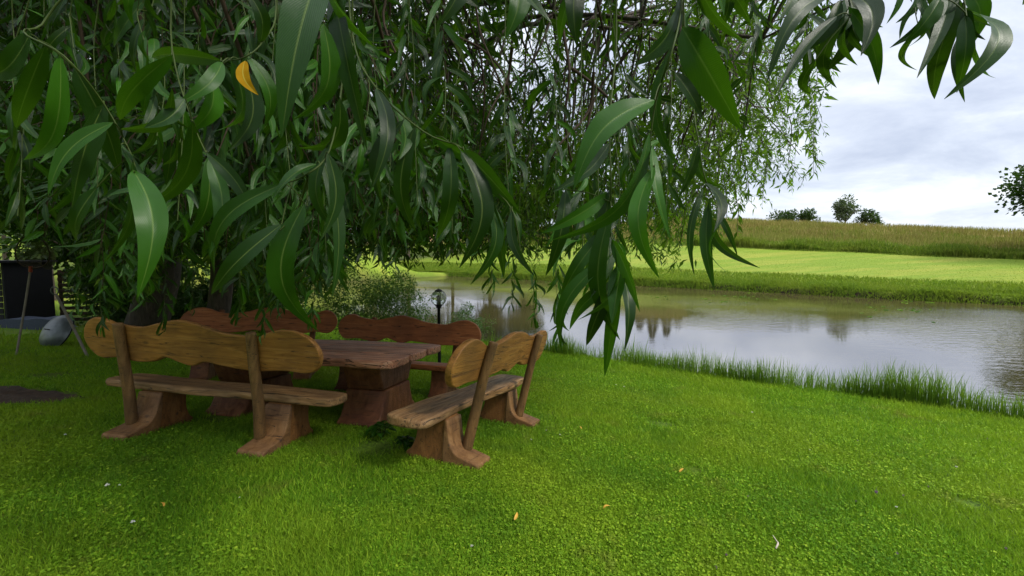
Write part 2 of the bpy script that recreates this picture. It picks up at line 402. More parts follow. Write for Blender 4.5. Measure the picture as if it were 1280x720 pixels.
# leaf soup ----------------------------------------------------------
def unit(a): return a/(np.linalg.norm(a, axis=-1, keepdims=True)+1e-9)
def leaves_mesh(name, base, dirv, nrm, length, width, rnd, curl=.15, lod=1):
    """lod 1: 5 verts / 4 tris; lod 2: 4-segment folded strip. All arrays world space."""
    n = len(base); d = unit(dirv); side = unit(np.cross(d, nrm)); up = np.cross(side, d)
    L = length[:, None]; W = width[:, None]
    if lod == 1:
        P = [base, base+d*L*.42-side*W*.5+up*W*.12, base+d*L*.42+side*W*.5+up*W*.12, base+d*L*.45-up*W*.08, base+d*L-up*L*curl]
        V = np.stack(P, 1).reshape(-1, 3)
        tri = np.array([(0, 3, 1), (0, 2, 3), (1, 3, 4), (3, 2, 4)])
        uvp = np.array([(0, .5), (.42, 0), (.42, 1), (.45, .5), (1, .5)])
        Fc = (np.arange(n)[:, None, None]*5+tri).reshape(-1, 3)
        uv = np.tile(uvp[tri.ravel()], (n, 1)); rn = np.repeat(rnd, 4)
    else:
        ts = np.array([0, .12, .3, .55, .8, 1.]); ws = np.array([.04, .55, .95, .85, .42, .02])
        rows = []
        for t, w in zip(ts, ws):
            c = base+d*L*t-up*L*curl*t*t*1.3
            rows += [c-side*W*.5*w+up*W*.16*w, c, c+side*W*.5*w+up*W*.16*w]
        V = np.stack(rows, 1).reshape(-1, 3); q = []; uvp = []
        for i in range(5):
            for j in range(2):
                a = i*3+j; q.append((a, a+1, a+4, a+3))
        for t in ts: uvp += [(t, 0), (t, .5), (t, 1)]
        q = np.array(q); uvp = np.array(uvp)
        Fc = (np.arange(n)[:, None, None]*18+q).reshape(-1, 4)
        uv = np.tile(uvp[q.ravel()], (n, 1)); rn = np.repeat(rnd, 10)
    return np_mesh(name, V, Fc, uv, rn)
def blades_mesh(name, P, h, w, rnd, lean=.35, seg=1):
    n = len(P); a = RNG.uniform(0, 2*np.pi, n); b = RNG.uniform(0, 2*np.pi, n)
    s = np.stack([np.cos(a), np.sin(a), 0*a], 1)*w[:, None]*.5
    ln = np.stack([np.cos(b), np.sin(b), 0*b], 1)*(h*RNG.uniform(0, lean, n))[:, None]
    z = np.array([0, 0, 1.])*h[:, None]
    if seg == 1:
        V = np.stack([P-s, P+s, P+z+ln], 1).reshape(-1, 3); Fc = np.arange(n*3).reshape(-1, 3)
        return np_mesh(name, V, Fc, None, rnd)
    V = np.stack([P-s, P+s, P+z*.55+ln*.3+s*.8, P+z*.55+ln*.3-s*.8, P+z*.97+ln*1.1+s*.08, P+z*.97+ln*1.1-s*.08], 1).reshape(-1, 3)
    q = np.array([(0, 1, 2, 3), (3, 2, 4, 5)]); Fc = (np.arange(n)[:, None, None]*6+q).reshape(-1, 4)
    return np_mesh(name, V, Fc, None, np.repeat(rnd, 2))
#@@TERRAIN
# ------------------------------------------------------------------ ground & water
def build_ground():
    N = 520; k = 6.2; a = np.linspace(-1, 1, N); w = 420*np.sinh(k*a)/np.sinh(k)
    w2 = np.sort(np.concatenate([w[(w < 24.3) | (w > 33.7)], np.linspace(24.5, 33.5, 56)])); N2 = len(w2)
    U, S = np.meshgrid(w, w2, indexing='ij'); th = R(-40)
    # grid axes run along and across the pond
    X = U*np.cos(th)-S*np.sin(th)-1; Y = U*np.sin(th)+S*np.cos(th)+9
    Z = G(X, Y); s1, s2 = bank(X, Y)
    V = np.stack([X, Y, Z], -1).reshape(-1, 3)
    I, J = np.meshgrid(np.arange(N-1), np.arange(N2-1), indexing='ij')
    q = np.stack([I*N2+J, (I+1)*N2+J, (I+1)*N2+J+1, I*N2+J+1], -1).reshape(-1, 4)
    zfar = np.maximum(ss(-3, 0, s2), ss(24, 30, np.hypot(X, Y))*ss(-6, -14, X)); zfield = ss(26, 34, s2+1.5*wob(X, Y, .25, 3))
    mud = ss(-.93, -1.02, Z)*(1-ss(-4, -2, s2))+ss(-.70, -.76, Z)*ss(-4, -2, s2)*(1-ss(.3, .6, s2))
    o = link('ground', np_mesh('ground', V, q, None, None, {'zfar': zfar.ravel(), 'zfield': zfield.ravel(), 'zmud': mud.ravel()}), M['ground'])
    tag(o, kind='structure')
    bm = bmesh.new()
    # water sheet between the banks
    pts = [(-.8*u+.6*s, .6*u+.8*s) for u, s in ((-95, 5), (45, 5), (45, 45), (-95, 45))]
    pts = [(60, -36), (60, 8), (5, 47), (-30, 72), (-58, 50), (-20, 24.5), (-2, 11.6), (12, 1)]
    bm.faces.new([bm.verts.new((x, y, ZW)) for x, y in pts])
    tag(from_bm('water', bm, M['water'], None, False), kind='structure')
build_ground()
#@@WOOD
# ------------------------------------------------------------------ benches & table
BACK = [(66, .0), (80, .12), (120, .19), (160, .19), (200, .155), (300, .14), (380, .185), (450, .215), (520, .20), (600, .15), (680, .12), (740, .13),
        (800, .18), (860, .20), (920, .13), (948, .0), (930, -.12), (890, -.17), (820, -.16), (700, -.17), (600, -.15), (530, -.135), (480, -.185),
        (430, -.15), (380, -.115), (330, -.165), (260, -.175), (200, -.15), (130, -.17), (90, -.12)]
def wavy_back(length, flip=False, amp=1.0, seed=0):
    rd = random.Random(seed); pts = []
    for x, v in BACK:
        u = ((x-66)/884-.5)*length
        pts.append(((-u if flip else u), v*.93*amp+rd.uniform(-.008, .008)*(seed > 0)))
    return [(p.x, p.y) for p in catmull([Vector((a, b, 0)) for a, b in pts], 4)]
def plank_outline(length, depth, seed, wav=.02):
    rd = random.Random(seed); pts = []; n = 9
    ph = rd.uniform(0, 6)
    for i in range(n+1):
        x = -length/2+length*(i/n)
        e = .035 if i in (0, n) else 0
        pts.append((x+(.03 if i == 0 else -.03 if i == n else 0), depth/2-e+wav*math.sin(ph+i*1.1)+rd.uniform(-.006, .006)))
    for i in range(n, -1, -1):
        x = -length/2+length*(i/n)
        e = .035 if i in (0, n) else 0
        pts.append((x+(.03 if i == 0 else -.03 if i == n else 0), -depth/2+e+wav*math.sin(ph*2+i*.9)+rd.uniform(-.006, .006)))
    return [(p.x, p.y) for p in catmull([Vector((a, b, 0)) for a, b in pts], 4)]
LEG = [(.27, 0), (.285, .05), (.24, .09), (.20, .17), (.185, .26), (.195, .385), (-.09, .385), (-.08, .22), (-.10, .1), (-.12, .0)]
FOOT = [(-.075, .375), (-.105, .375), (-.12, .30), (-.145, .19), (-.20, .115), (-.30, .085), (-.405, .062), (-.42, .02), (-.41, 0), (-.09, 0), (-.075, .1)]
def bench(label, loc, rotz, mats, L=2.3, flip=False, seed=1, feet=(-.68, .68), posts=(-.74, .60), group='benches around the table'):
    mb, ms, mp, ml, mf = mats
    x, y = loc
    t = thing('wooden_bench', label, 'bench', (x, y, float(G(x, y))-.012), rotz, group, gn(x, y))
    s = slab('seat', plank_outline(L*1.03, .36, seed), .075, M[ms], t, 'xy', .022, (-.03, .07, .425), 3, 0, .008)
    b = slab('backrest', wavy_back(L, flip, 1.10, seed), .065, M[mb], t, 'xz', .013, (0, -.285, .87), 3, -.24, .004)
    for fx in feet:
        slab('leg', [(p.x, p.y) for p in catmull([Vector((a, c, 0)) for a, c in LEG[:5]], 3, False)]+LEG[5:], .235, M[ml], t, 'yz', .015, (fx, 0, 0), 3)
        slab('foot', [(p.x, p.y) for p in catmull([Vector((a, c, 0)) for a, c in FOOT[1:7]], 4, False)]+FOOT[7:]+FOOT[:1], .255, M[mf], t, 'yz', .022, (fx, 0, 0), 4)
    for pxx in posts:
        bm = bmesh.new()
        P = catmull([Vector((pxx, -.20, .10)), Vector((pxx+.006, -.255, .40)), Vector((pxx-.004, -.325, .74)), Vector((pxx, -.395, 1.035))], 5, False)
        V, Fc = tube_arrays(P, np.linspace(.048, .040, len(P)), 12)
        V[:, 0] = (V[:, 0]-pxx)*1.05+pxx
        vs = [bm.verts.new(v) for v in V]
        for f in Fc: bm.faces.new([vs[i] for i in f])
        bm.faces.new(vs[:12][::-1]); bm.faces.new(vs[-12:])
        o = from_bm('post', bm, M[mp], t, True, .008, 2, 60)
    return t
YEL = ('wood_back', 'wood_seat', 'wood_post', 'wood_leg', 'wood_foot')
RED = ('red_wood', 'red_wood', 'red_leg', 'red_leg', 'red_leg')
a1 = math.atan2(-.17, .985)
bench('ochre wooden bench seen from behind at the left near side of the table', (-2.77, 4.04), a1, YEL, 2.4, False, 1)
bench('ochre wooden bench seen end-on beside the right end of the table', (-.36, 4.30), math.atan2(.928, .373), YEL, 2.3, True, 2, posts=(-.60, .66))
bench('red-brown bench behind the table with its back to the lamp', (-1.64, 6.12), math.atan2(.17, -.985), RED, 2.25, True, 3)
bench('red-brown bench at the far left corner of the table under the willow trunk', (-3.95, 6.65), math.atan2(-.287, -.958), RED, 2.25, False, 4)

def table():
    x, y = -2.30, 5.02
    t = thing('garden_table', 'heavy red-brown plank table standing between the four benches', 'table', (x, y, float(G(x, y))-.012), a1, None, gn(x, y))
    L = 2.55; W = 1.5; w = W/3
    top = bpy.data.objects.new('table_top', None)
    # three planks with live outer edges
    def edge(n, amp, ph): return [amp*math.sin(ph+i*.9)+.4*amp*math.sin(ph*2+i*2.3) for i in range(n)]
    n = 11
    for k, (y0, y1) in enumerate(((-.75, -.262), (-.254, .25), (.258, .75))):
        e0 = edge(n, .028 if k == 0 else .003, 1.2); e1 = edge(n, .028 if k == 2 else .003, 2.5)
        pts = []
        for i in range(n):
            xx = -L/2+L*i/(n-1); ins = .07 if (k == 0 and i in (0, n-1)) else 0
            pts.append((xx, y0+e0[i]+ins))
        for i in range(n-1, -1, -1):
            xx = -L/2+L*i/(n-1); ins = .07 if (k == 2 and i in (0, n-1)) else 0
            pts.append((xx+.02*math.sin(k*2+i), y1+e1[i]-ins))
        slab('plank', [(p.x, p.y) for p in catmull([Vector((a, c, 0)) for a, c in pts], 2)], .085, M['table_wood'], t, 'xy', .018, (0, 0, .70+.001*k), 3, 0, .006)
    up = [(-.46, .655), (-.42, .55), (-.33, .36), (.33, .36), (.42, .55), (.46, .655)]
    lo = [(-.32, .355), (-.34, .26), (-.42, .10), (-.50, .05), (-.50, 0), (.50, 0), (.50, .05), (.42, .10), (.34, .26), (.32, .355)]
    for fx in (-.78, .80):
        p = slab('pedestal', lo, .46, M['red_leg'], t, 'yz', .02, (fx, 0, 0), 3)
        slab('bracket', up, .42, M['red_leg'], t, 'yz', .02, (fx, 0, 0), 3)
    bpy.data.objects.remove(top)
table()
#@@STUFF
# ------------------------------------------------------------------ grass
def inframe(P, mg=30, top=-60):
    x, y, d = proj(P); return (d > .3) & (x > -mg) & (x < 1280+mg) & (y < 720+mg) & (y > top)
SOIL = (gpt(0, 496), .80, .42)
WORN = [(gpt(828, 531), .18), (gpt(868, 589), .10), (gpt(1215, 632), .12), (gpt(470, 560), .30), (gpt(60, 470), .3), (gpt(275, 523), .25)]
def insoil(x, y):
    c, a, b = SOIL; return ((x-c.x)/a)**2+((y-c.y)/b)**2+.25*wob(x, y, 5, 1)
def lawn():
    n = 760000
    th = RNG.uniform(R(-52), R(52), n); d = 1.6*np.exp(RNG.uniform(0, 1, n)**.85*math.log(16/1.6))
    X = d*np.sin(th); Y = d*np.cos(th); Z = G(X, Y); s1, s2 = bank(X, Y)
    keep = (s1 < .25) & (Z > -1.1) & (insoil(X, Y) > 1-RNG.uniform(-.3, .3, n))
    dens = .5+.5*wob(X, Y, 1.9, 4)/1.5
    keep &= RNG.uniform(0, 1, n) < .72+.5*dens
    for c, r in WORN: keep &= (np.hypot(X-c.x, (Y-c.y)) > r*RNG.uniform(.4, 1.3, n))
    P = np.stack([X, Y, Z-.004], 1); keep &= inframe(P)
    P = P[keep]; d = d[keep]; m = len(P)
    patch = .5+.35*wob(P[:, 0], P[:, 1], .8, 2)
    rnd = np.clip(RNG.normal(.42, .27, m)+.2*(patch-.5), 0, 1)
    h = RNG.uniform(.018, .045, m)*(1+.35*patch)*(1+.03*d); w = RNG.uniform(.003, .0065, m)*(.55+.25*d)
    tag(link('lawn_grass', blades_mesh('lawn_grass', P, h, w, rnd, 1.3), M['grass'], None, False), kind='stuff')
    # clover and other round leaved plants between the blades
    n = 190000
    th = RNG.uniform(R(-52), R(52), n); d = 1.6*np.exp(RNG.uniform(0, 1, n)*math.log(9/1.6))
    X = d*np.sin(th); Y = d*np.cos(th); keep = wob(X, Y, 1.3, 7)+.6*wob(X, Y, 3.7, 2)+RNG.normal(0, .5, n) > -.35
    keep &= insoil(X, Y) > 1.1
    for c, r in WORN: keep &= (np.hypot(X-c.x, (Y-c.y)) > r)
    P = np.stack([X, Y, G(X, Y)+RNG.uniform(.008, .035, n)], 1); keep &= inframe(P) & (bank(X, Y)[0] < 0)
    P = P[keep]; m = len(P); d = d[keep]
    a = RNG.uniform(0, 2*np.pi, m); D = np.stack([np.cos(a), np.sin(a), RNG.uniform(-.1, .5, m)], 1)
    N = unit(np.stack([RNG.normal(0, .45, m), RNG.normal(0, .45, m), np.ones(m)], 1))
    L = RNG.uniform(.009, .02, m)*(.75+.1*d)
    tag(link('clover', leaves_mesh('clover', P, D, N, L, L*RNG.uniform(.7, 1, m), np.clip(RNG.normal(.55, .25, m), 0, 1), .1), M['grass'], None, False), kind='stuff')
lawn()
def strip_grass(name, n, smin, smax, which, umin, umax, h0, h1, w, mat, xlim=None, lean=.4, clump=0, pw=1.0, hmod=None, seg=2):
    """grass along a bank line; s = signed distance from the bank, u = metres along it"""
    s = smin+(smax-smin)*RNG.uniform(0, 1, n)**pw; u = RNG.uniform(umin, umax, n)
    if which == 1: X = .98-.8*u+.6*s; Y = 10.8+.6*u+.8*s
    else:
        X = 9.9-.7*u+.714*s; Y = 38.6+.714*u+.7*s
    for _ in range(3):
        s1, s2 = bank(X, Y); e = (s1 if which == 1 else s2)-s
        X = X-e*(.6 if which == 1 else .714); Y = Y-e*(.8 if which == 1 else .7)
    keep = np.ones(n, bool)
    if clump: keep &= RNG.uniform(0, 1, n) < np.clip(.5+.7*(wob(X, Y, clump, 1)), .06, 1)
    Z = G(X, Y); P = np.stack([X, Y, np.maximum(Z, ZW-.1)-.01], 1); keep &= inframe(P)
    P = P[keep]; m = len(P)
    hh = RNG.uniform(h0, h1, m)
    if hmod is not None: hh = hh*hmod(P[:, 0], P[:, 1], s[keep])
    ww = w*RNG.uniform(.5, 1.2, m)
    return tag(link(name, blades_mesh(name, P, hh, ww, np.clip(RNG.normal(.45, .23, m), 0, 1), lean, seg), mat, None, False), kind='stuff')
def hm1(X, Y, s):
    return (.55+.75*(.5+.45*wob(X, Y, .75, 3))+.55*np.clip(wob(X, Y, 2.6, 1), 0, 1))*(.55+.45*ss(-.7, .0, s))
strip_grass('bank_grass', 60000, -.30, .32, 1, -10, 22, .16, .44, .010, M['bank_grass'], clump=2.1, hmod=hm1, lean=.28)
strip_grass('bank_verge_grass', 40000, -1.4, -.15, 1, -10, 20, .05, .13, .008, M['grass'], lean=.9)
strip_grass('tall_reed', 260, -.1, .4, 1, -9, 10, .5, .8, .015, M['bank_grass'], lean=.15)
strip_grass('far_bank_grass', 80000, -.12, 1.6, 2, -30, 45, .20, .48, .045, M['far_grass'], lean=.9, pw=1.4, clump=0, hmod=lambda X, Y, s: .6+.3*wob(X, Y, .9, 1))
strip_grass('far_verge_grass', 50000, 1.2, 6.5, 2, -30, 45, .10, .30, .05, M['far_grass'], lean=.8, pw=1.5)
strip_grass('far_lawn_grass', 60000, 5, 22, 2, -30, 45, .02, .05, .03, M['far_grass'], lean=1.2)
strip_grass('field_grass', 90000, 25, 54, 2, -35, 60, .45, .95, .07, M['field_grass'], lean=.3, pw=1.1, clump=.35)
strip_grass('field_grass_sparse', 30000, 24, 54, 2, -35, 60, .5, 1.05, .06, M['field_grass'], lean=.3)
strip_grass('field_margin_grass', 90000, 21.2, 42, 2, -35, 60, .25, .75, .08, M['field_green'], lean=.5, pw=1.5, hmod=lambda X, Y, s: (.6+.4*wob(X, Y, .45, 1))*np.clip(.35+(s-21)/6, .35, 1.1))
strip_grass('field_weeds', 30000, 21.6, 27, 2, -34, 4, .6, 1.35, .10, M['field_green'], lean=.5, pw=1.3, hmod=lambda X, Y, s: .65+.35*wob(X, Y, .7, 1))
def left_meadow():
    n = 30000; X = RNG.uniform(-45, -9, n); Y = RNG.uniform(9, 55, n); s1, s2 = bank(X, Y)
    k = (G(X, Y) > -1.05); X = X[k]; Y = Y[k]; P = np.stack([X, Y, G(X, Y)], 1); P = P[inframe(P)]; m = len(P)
    tag(link('meadow_grass', blades_mesh('meadow_grass', P, RNG.uniform(.06, .2, m), RNG.uniform(.015, .04, m), RNG.uniform(.2, 1, m), .8), M['far_grass'], None, False), kind='stuff')
left_meadow()
# soil patch ---------------------------------------------------------
def soil():
    c, a, b = SOIL; bm = bmesh.new(); rings = []
    cen = bm.verts.new((c.x, c.y, float(G(c.x, c.y))+.03))
    for q in (.3, .6, .85, 1.0):
        ring = []
        for i in range(48):
            t = i/48*2*math.pi; k = q*(1+.12*math.sin(3*t+1)+.07*math.sin(7*t))
            x = c.x+a*k*math.cos(t); y = c.y+b*k*math.sin(t)
            ring.append(bm.verts.new((x, y, float(G(x, y))+(.02+random.uniform(-.015, .03) if q < .9 else -.01 if q == 1 else .01))))
        rings.append(ring)
    for i in range(48): bm.faces.new((cen, rings[0][i], rings[0][(i+1) % 48]))
    for A, B in zip(rings, rings[1:]):
        for i in range(48): bm.faces.new((A[i], B[i], B[(i+1) % 48], A[(i+1) % 48]))
    tag(from_bm('soil_patch', bm, M['soil'], None, True), kind='structure')
soil()

# ------------------------------------------------------------------ willow
# lowest picture row that each depth of foliage may reach, by picture column
LX = [-200, 0, 90, 130, 185, 215, 270, 310, 380, 430, 500, 600, 660, 720, 790, 850, 890, 930, 985, 1030, 1045, 1060]
LY = [330, 300, 322, 400, 390, 330, 335, 388, 392, 350, 342, 338, 348, 335, 345, 352, 318, 285, 268, 225, 120, -400]
def limit(px): return np.interp(px, LX, LY)
def allowed(P, off=0):
    x, y, d = proj(P); vis = (d > 0) & (x > -150) & (x < 1450) & (y > -80) & (y < 800)
    return ~vis | ((y < limit(x)-off))
def sample_clusters(n, lo, hi, cond):
    out = []
    while len(out) < n:
        X = RNG.uniform(lo[0], hi[0], 400); Y = RNG.uniform(lo[1], hi[1], 400); Z = RNG.uniform(lo[2], hi[2], 400)
        P = np.stack([X, Y, Z], 1); k = cond(P)
        out += list(P[k])
    return np.array(out[:n])
def crown_shape(P):
    return ((P[:, 0]+5.2)/10.3)**2+((P[:, 1]-5.4)/10.4)**2+((P[:, 2]-1.6)/8.2)**2
def branchlets(C, per, spread, L0, L1, leafL, step=.085, perstep=2, off=40, leafW=.2, droop=.32, outw=None, size_var=.3):
    """hanging leafy branchlets round cluster centres; returns leaf arrays and twig polylines"""
    n = len(C)*per; root = np.repeat(C, per, 0)+RNG.normal(0, 1, (n, 3))*np.array([spread, spread, spread*.6])
    a = RNG.uniform(0, 2*np.pi, n); el = RNG.uniform(-.5, .5, n)
    d = unit(np.stack([np.cos(a)*np.cos(el), np.sin(a)*np.cos(el), np.sin(el)], 1))
    Ln = RNG.uniform(L0, L1, n); offs = np.minimum(off*RNG.exponential(.9, n), off*4)+off*.5*(1+wob(root[:, 0], root[:, 1], 1.7, 2))*.5; K = int(L1/step)
    p = root.copy(); alive = allowed(p, offs); line = [p.copy()]; B, D, W, I = [], [], [], []
    dr = RNG.uniform(.1, 1.7, n)*droop; al = [alive.copy()]
    for i in range(K):
        d = unit(d+np.array([0, 0, -1.])*dr[:, None]+RNG.normal(0, .10, (n, 3)))
        p2 = p+d*step; ok = alive & (i*step < Ln) & allowed(p2, offs)
        for j in range(perstep):
            m = ok & (RNG.uniform(0, 1, n) < .93); k = m.sum()
            if k == 0: continue
            f = (j+RNG.uniform(0, 1, k))/perstep
            b = p[m]+(p2[m]-p[m])*f[:, None]
            rdir = RNG.normal(0, 1, (k, 3)); rdir -= d[m]*np.sum(rdir*d[m], 1, keepdims=True); rdir = unit(rdir)
            ld = unit(d[m]*RNG.uniform(.4, .9, (k, 1))+rdir*.95+np.array([0, 0, -1.])*RNG.uniform(-.1, .75, (k, 1)))
            B.append(b); D.append(ld); I.append(np.nonzero(m)[0])
        alive = ok; p = np.where(ok[:, None], p2, p); line.append(p.copy()); al.append(ok.copy())
    B = np.concatenate(B); D = np.concatenate(D); I = np.concatenate(I); m = len(B)
    N = unit(RNG.normal(0, 1, (m, 3))+np.array([0, -.35, .6])); L = leafL*RNG.uniform(1-size_var, 1+size_var, m)
    cr = RNG.normal(0, .13, n)+np.repeat(RNG.normal(0, .17, len(C)), per); rnd = np.clip(RNG.normal(.40, .2, m)+cr[I], 0, 1)
    return B, D, N, L, L*leafW*RNG.uniform(.8, 1.2, m), rnd, np.stack(line, 1), np.array(al).sum(0)
def twigs_mesh(lines, cnt, r0=.004, every=3, maxn=99999):
    """thin three sided twigs for many polylines at once"""
    ix = np.nonzero(cnt > 3)[0][:maxn]; L = lines[ix]
    K = L.shape[1]; sel = np.unique(np.r_[np.arange(0, K, every), K-1]); L = L[:, sel]; n, K = L.shape[:2]
    ang = np.array([0, 2.1, 4.2]); off = np.stack([np.cos(ang), np.sin(ang), 0*ang], 1)
    r = (r0*np.linspace(1, .35, K))[None, :, None, None]
    V = (L[:, :, None, :]+off[None, None]*r).reshape(-1, 3)
    q = []
    for i in range(K-1):
        for j in range(3): q.append((i*3+j, i*3+(j+1) % 3, (i+1)*3+(j+1) % 3, (i+1)*3+j))
    Fc = (np.arange(n)[:, None, None]*(K*3)+np.array(q)).reshape(-1, 4)
    return V, Fc
def join_arrays(parts):
    V = []; Fc = []; n = 0
    for v, f in parts: V.append(v); Fc.append(f+n); n += len(v)
    return np.concatenate(V), np.concatenate(Fc)
def limb(p0, p1, sag=.0, n=8, wig=.15, up=.6):
    p0, p1 = Vector(p0), Vector(p1); m1 = p0.lerp(p1, .35)+Vector((0, 0, up)); m2 = p0.lerp(p1, .7)+Vector((0, 0, up*.9-sag))
    L = (p1-p0).length
    rv = lambda s: Vector((random.uniform(-s, s), random.uniform(-s, s), random.uniform(-s, s)))*L*.1
    return catmull([p0, m1+rv(wig*3), m2+rv(wig*3), p1], n//3+2, False)
def rel(V, o): return V-np.array(o)
def put(name, V, Fc, mat, root, uv=None, rnd=None):
    return link(name, np_mesh(name, rel(V, root.location), Fc, uv, rnd), mat, root)
def put_leaves(name, args, mat, root, curl=.15, lod=1, near=2.2):
    x, y, d = proj(args[0]); k = ~((d > -.3) & (d < near) & ((d < .35) | ((x > -350) & (x < 1650) & (y > -350))))
    args = tuple(a[k] for a in args[:6])
    B = args[0]-np.array(root.location)
    return link(name, leaves_mesh(name, B, *args[1:6], curl=curl, lod=lod), mat, root)
def willow(label, base, r0, lean, forks, lim_targets, clusters, kw, up_clusters, fine=None):
    g = Vector((base[0], base[1], float(G(*base))-.05))
    t = thing('willow_tree', label, 'tree', g, 0, None)
    T = Tubes(); top = g+Vector(lean)
    tp = catmull([g, g.lerp(top, .15)+Vector((.03, 0, 0)), g.lerp(top, .5)+Vector((.12, .05, 0)), g.lerp(top, .8)+Vector((-.06, 0, 0)), top], 5, False)
    rr = np.interp(np.linspace(0, 1, len(tp)), [0, .06, .15, 1], [r0*1.5, r0*1.15, r0, r0*.7])
    T.add([p-g for p in tp], rr, 16); T.build('trunk', M['bark'], t)
    limbs = []
    for a, b, r in lim_targets:
        P = limb(tp[int(len(tp)*a)-1], b, n=14, up=1.0); limbs.append((P, r))
        Tubes().add([p-g for p in P], np.linspace(r, r*.35, len(P)), 9).build('limb', M['bark'], t)
    pts = [(p, r*(1-.6*i/len(P))) for P, r in limbs for i, p in enumerate(P) if i > 2]
    arr = np.array([list(p) for p, _ in pts]); BR = Tubes()
    for c in np.concatenate([clusters, up_clusters]+([fine] if fine is not None else [])):
        dd = np.linalg.norm(arr-c, axis=1); dd += np.where(arr[:, 2] < c[2]-.8, 1.5, 0); k = int(dd.argmin())
        P = limb(arr[k], c, n=9, up=.25, wig=.3)
        BR.add([p-g for p in P], np.linspace(min(.022, pts[k][1]*.6), .006, len(P)), 5)
    BR.build('branch', M['bark'], t)
    out = branchlets(clusters, **kw)
    V, Fc = twigs_mesh(out[6], out[7]); put('twig', V, Fc, M['brown_twig'], t)
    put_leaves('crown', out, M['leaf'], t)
    if fine is not None:
        o2 = branchlets(fine, per=14, spread=.50, L0=.3, L1=1.7, leafL=.108, off=45, leafW=.25, droop=.24, size_var=.35)
        V, Fc = twigs_mesh(o2[6], o2[7]); put('outer_twig', V, Fc, M['brown_twig'], t)
        put_leaves('outer_crown', o2, M['leaf_backlit'], t)
    up = branchlets(up_clusters, per=26, spread=.75, L0=.5, L1=1.4, leafL=.17, step=.12, perstep=2, off=5, leafW=.26)  # unseen upper crown, added out of view to shade the benches
    put_leaves('unseen_shade_crown', up, M['leaf'], t)
    print('willow leaves', len(out[0]), len(up[0]))
    return t, limbs
def cond_vis(pxa, pxb, dens=1.0):
    def f(P):
        x, y, d = proj(P); e = crown_shape(P)
        s1, s2 = bank(P[:, 0], P[:, 1])
        return (e < 1) & (e > .10) & (d > 3.0) & (x > pxa) & (x < pxb) & (y > -160) & (y < limit(x)-25) & (P[:, 2] > G(P[:, 0], P[:, 1])+1.2)
    return f
def cond_up(side):
    def f(P):
        x, y, d = proj(P); e = crown_shape(P); vis = (d > .2) & (x > -60) & (x < 1340) & (y > -130)
        return (e < 1) & (e > .35) & ~vis & (P[:, 2] > 2.6) & ((P[:, 1] > 1.6) | (P[:, 0] < -6)) & ((P[:, 0] < side) if side < 0 else (P[:, 0] >= -5))  # out of view only, left open behind the camera so light reaches the lawn
    return f
lo, hi = (-14, 1.5, .3), (5.2, 15.5, 8)
def curtain(n, a, b, y0, y1):
    out = []
    while len(out) < n:
        px = RNG.uniform(a, b); py = limit(px)-RNG.uniform(40, 190); Y = RNG.uniform(y0, y1); p = at(px, py, Y)
        if p.z > float(G(p.x, p.y))+.7: out.append(list(p))
    return np.array(out)
CA = np.concatenate([sample_clusters(270, lo, hi, cond_vis(-140, 330)), curtain(110, -120, 430, 4.2, 9.5)]); UA = sample_clusters(110, (-15, -3, 2.6), (-5, 15, 9), cond_up(-5))
CB = np.concatenate([sample_clusters(165, lo, hi, cond_vis(300, 640)), curtain(60, 420, 660, 4, 8)])
CF = np.concatenate([sample_clusters(84, lo, hi, cond_vis(640, 850))[:62], curtain(22, 660, 850, 4.5, 8), sample_clusters(72, (0, 3.5, .3), (6, 12, 8), lambda P: (lambda x, y, d: (x > 840) & (x < 1010) & (y > -60) & (y < limit(x)-40) & (d > 4.5))(*proj(P)))])
UB = sample_clusters(100, (-5, -4.5, 2.4), (4, 15, 9), cond_up(5))
kwA = dict(per=17, spread=.42, L0=.5, L1=1.6, leafL=.122, off=30, leafW=.25, droop=.24)
tA, _ = willow('big willow on the left with a broad dark trunk and drooping crown', (-8.5, 10.0), .42, (.9, -.2, 3.4), 0,
    [(.8, (-12, 6, 5.5), .16), (1, (-8, 3.5, 6.0), .17), (1, (-10, 11.5, 7), .15), (.9, (-5.5, 9.5, 6.5), .15), (.7, (-12.5, 10.5, 4.5), .13), (.6, (-9.5, 6, 3.6), .10)], CA, kwA, UA)
kwB = dict(per=15, spread=.42, L0=.5, L1=1.6, leafL=.125, off=45, leafW=.25, droop=.22)
tB, limbsB = willow('willow standing just behind the left red bench, its branches hanging over the table', (-6.3, 9.2), .23, (.5, -.5, 3.6), 0,
    [(1, (-3.5, 3.5, 5.2), .13), (1, (.3, 1.2, 3.6), .14), (1, (1.5, 7, 5.0), .08), (.95, (-2, 10.5, 6.5), .13), (.9, (3.2, 6.6, 4.2), .055), (.75, (-4.5, 5.5, 3.3), .08), (1, (2.3, 4.2, 3.4), .045), (1, (-.6, .3, 3.0), .07)], CB, kwB, UB, CF)

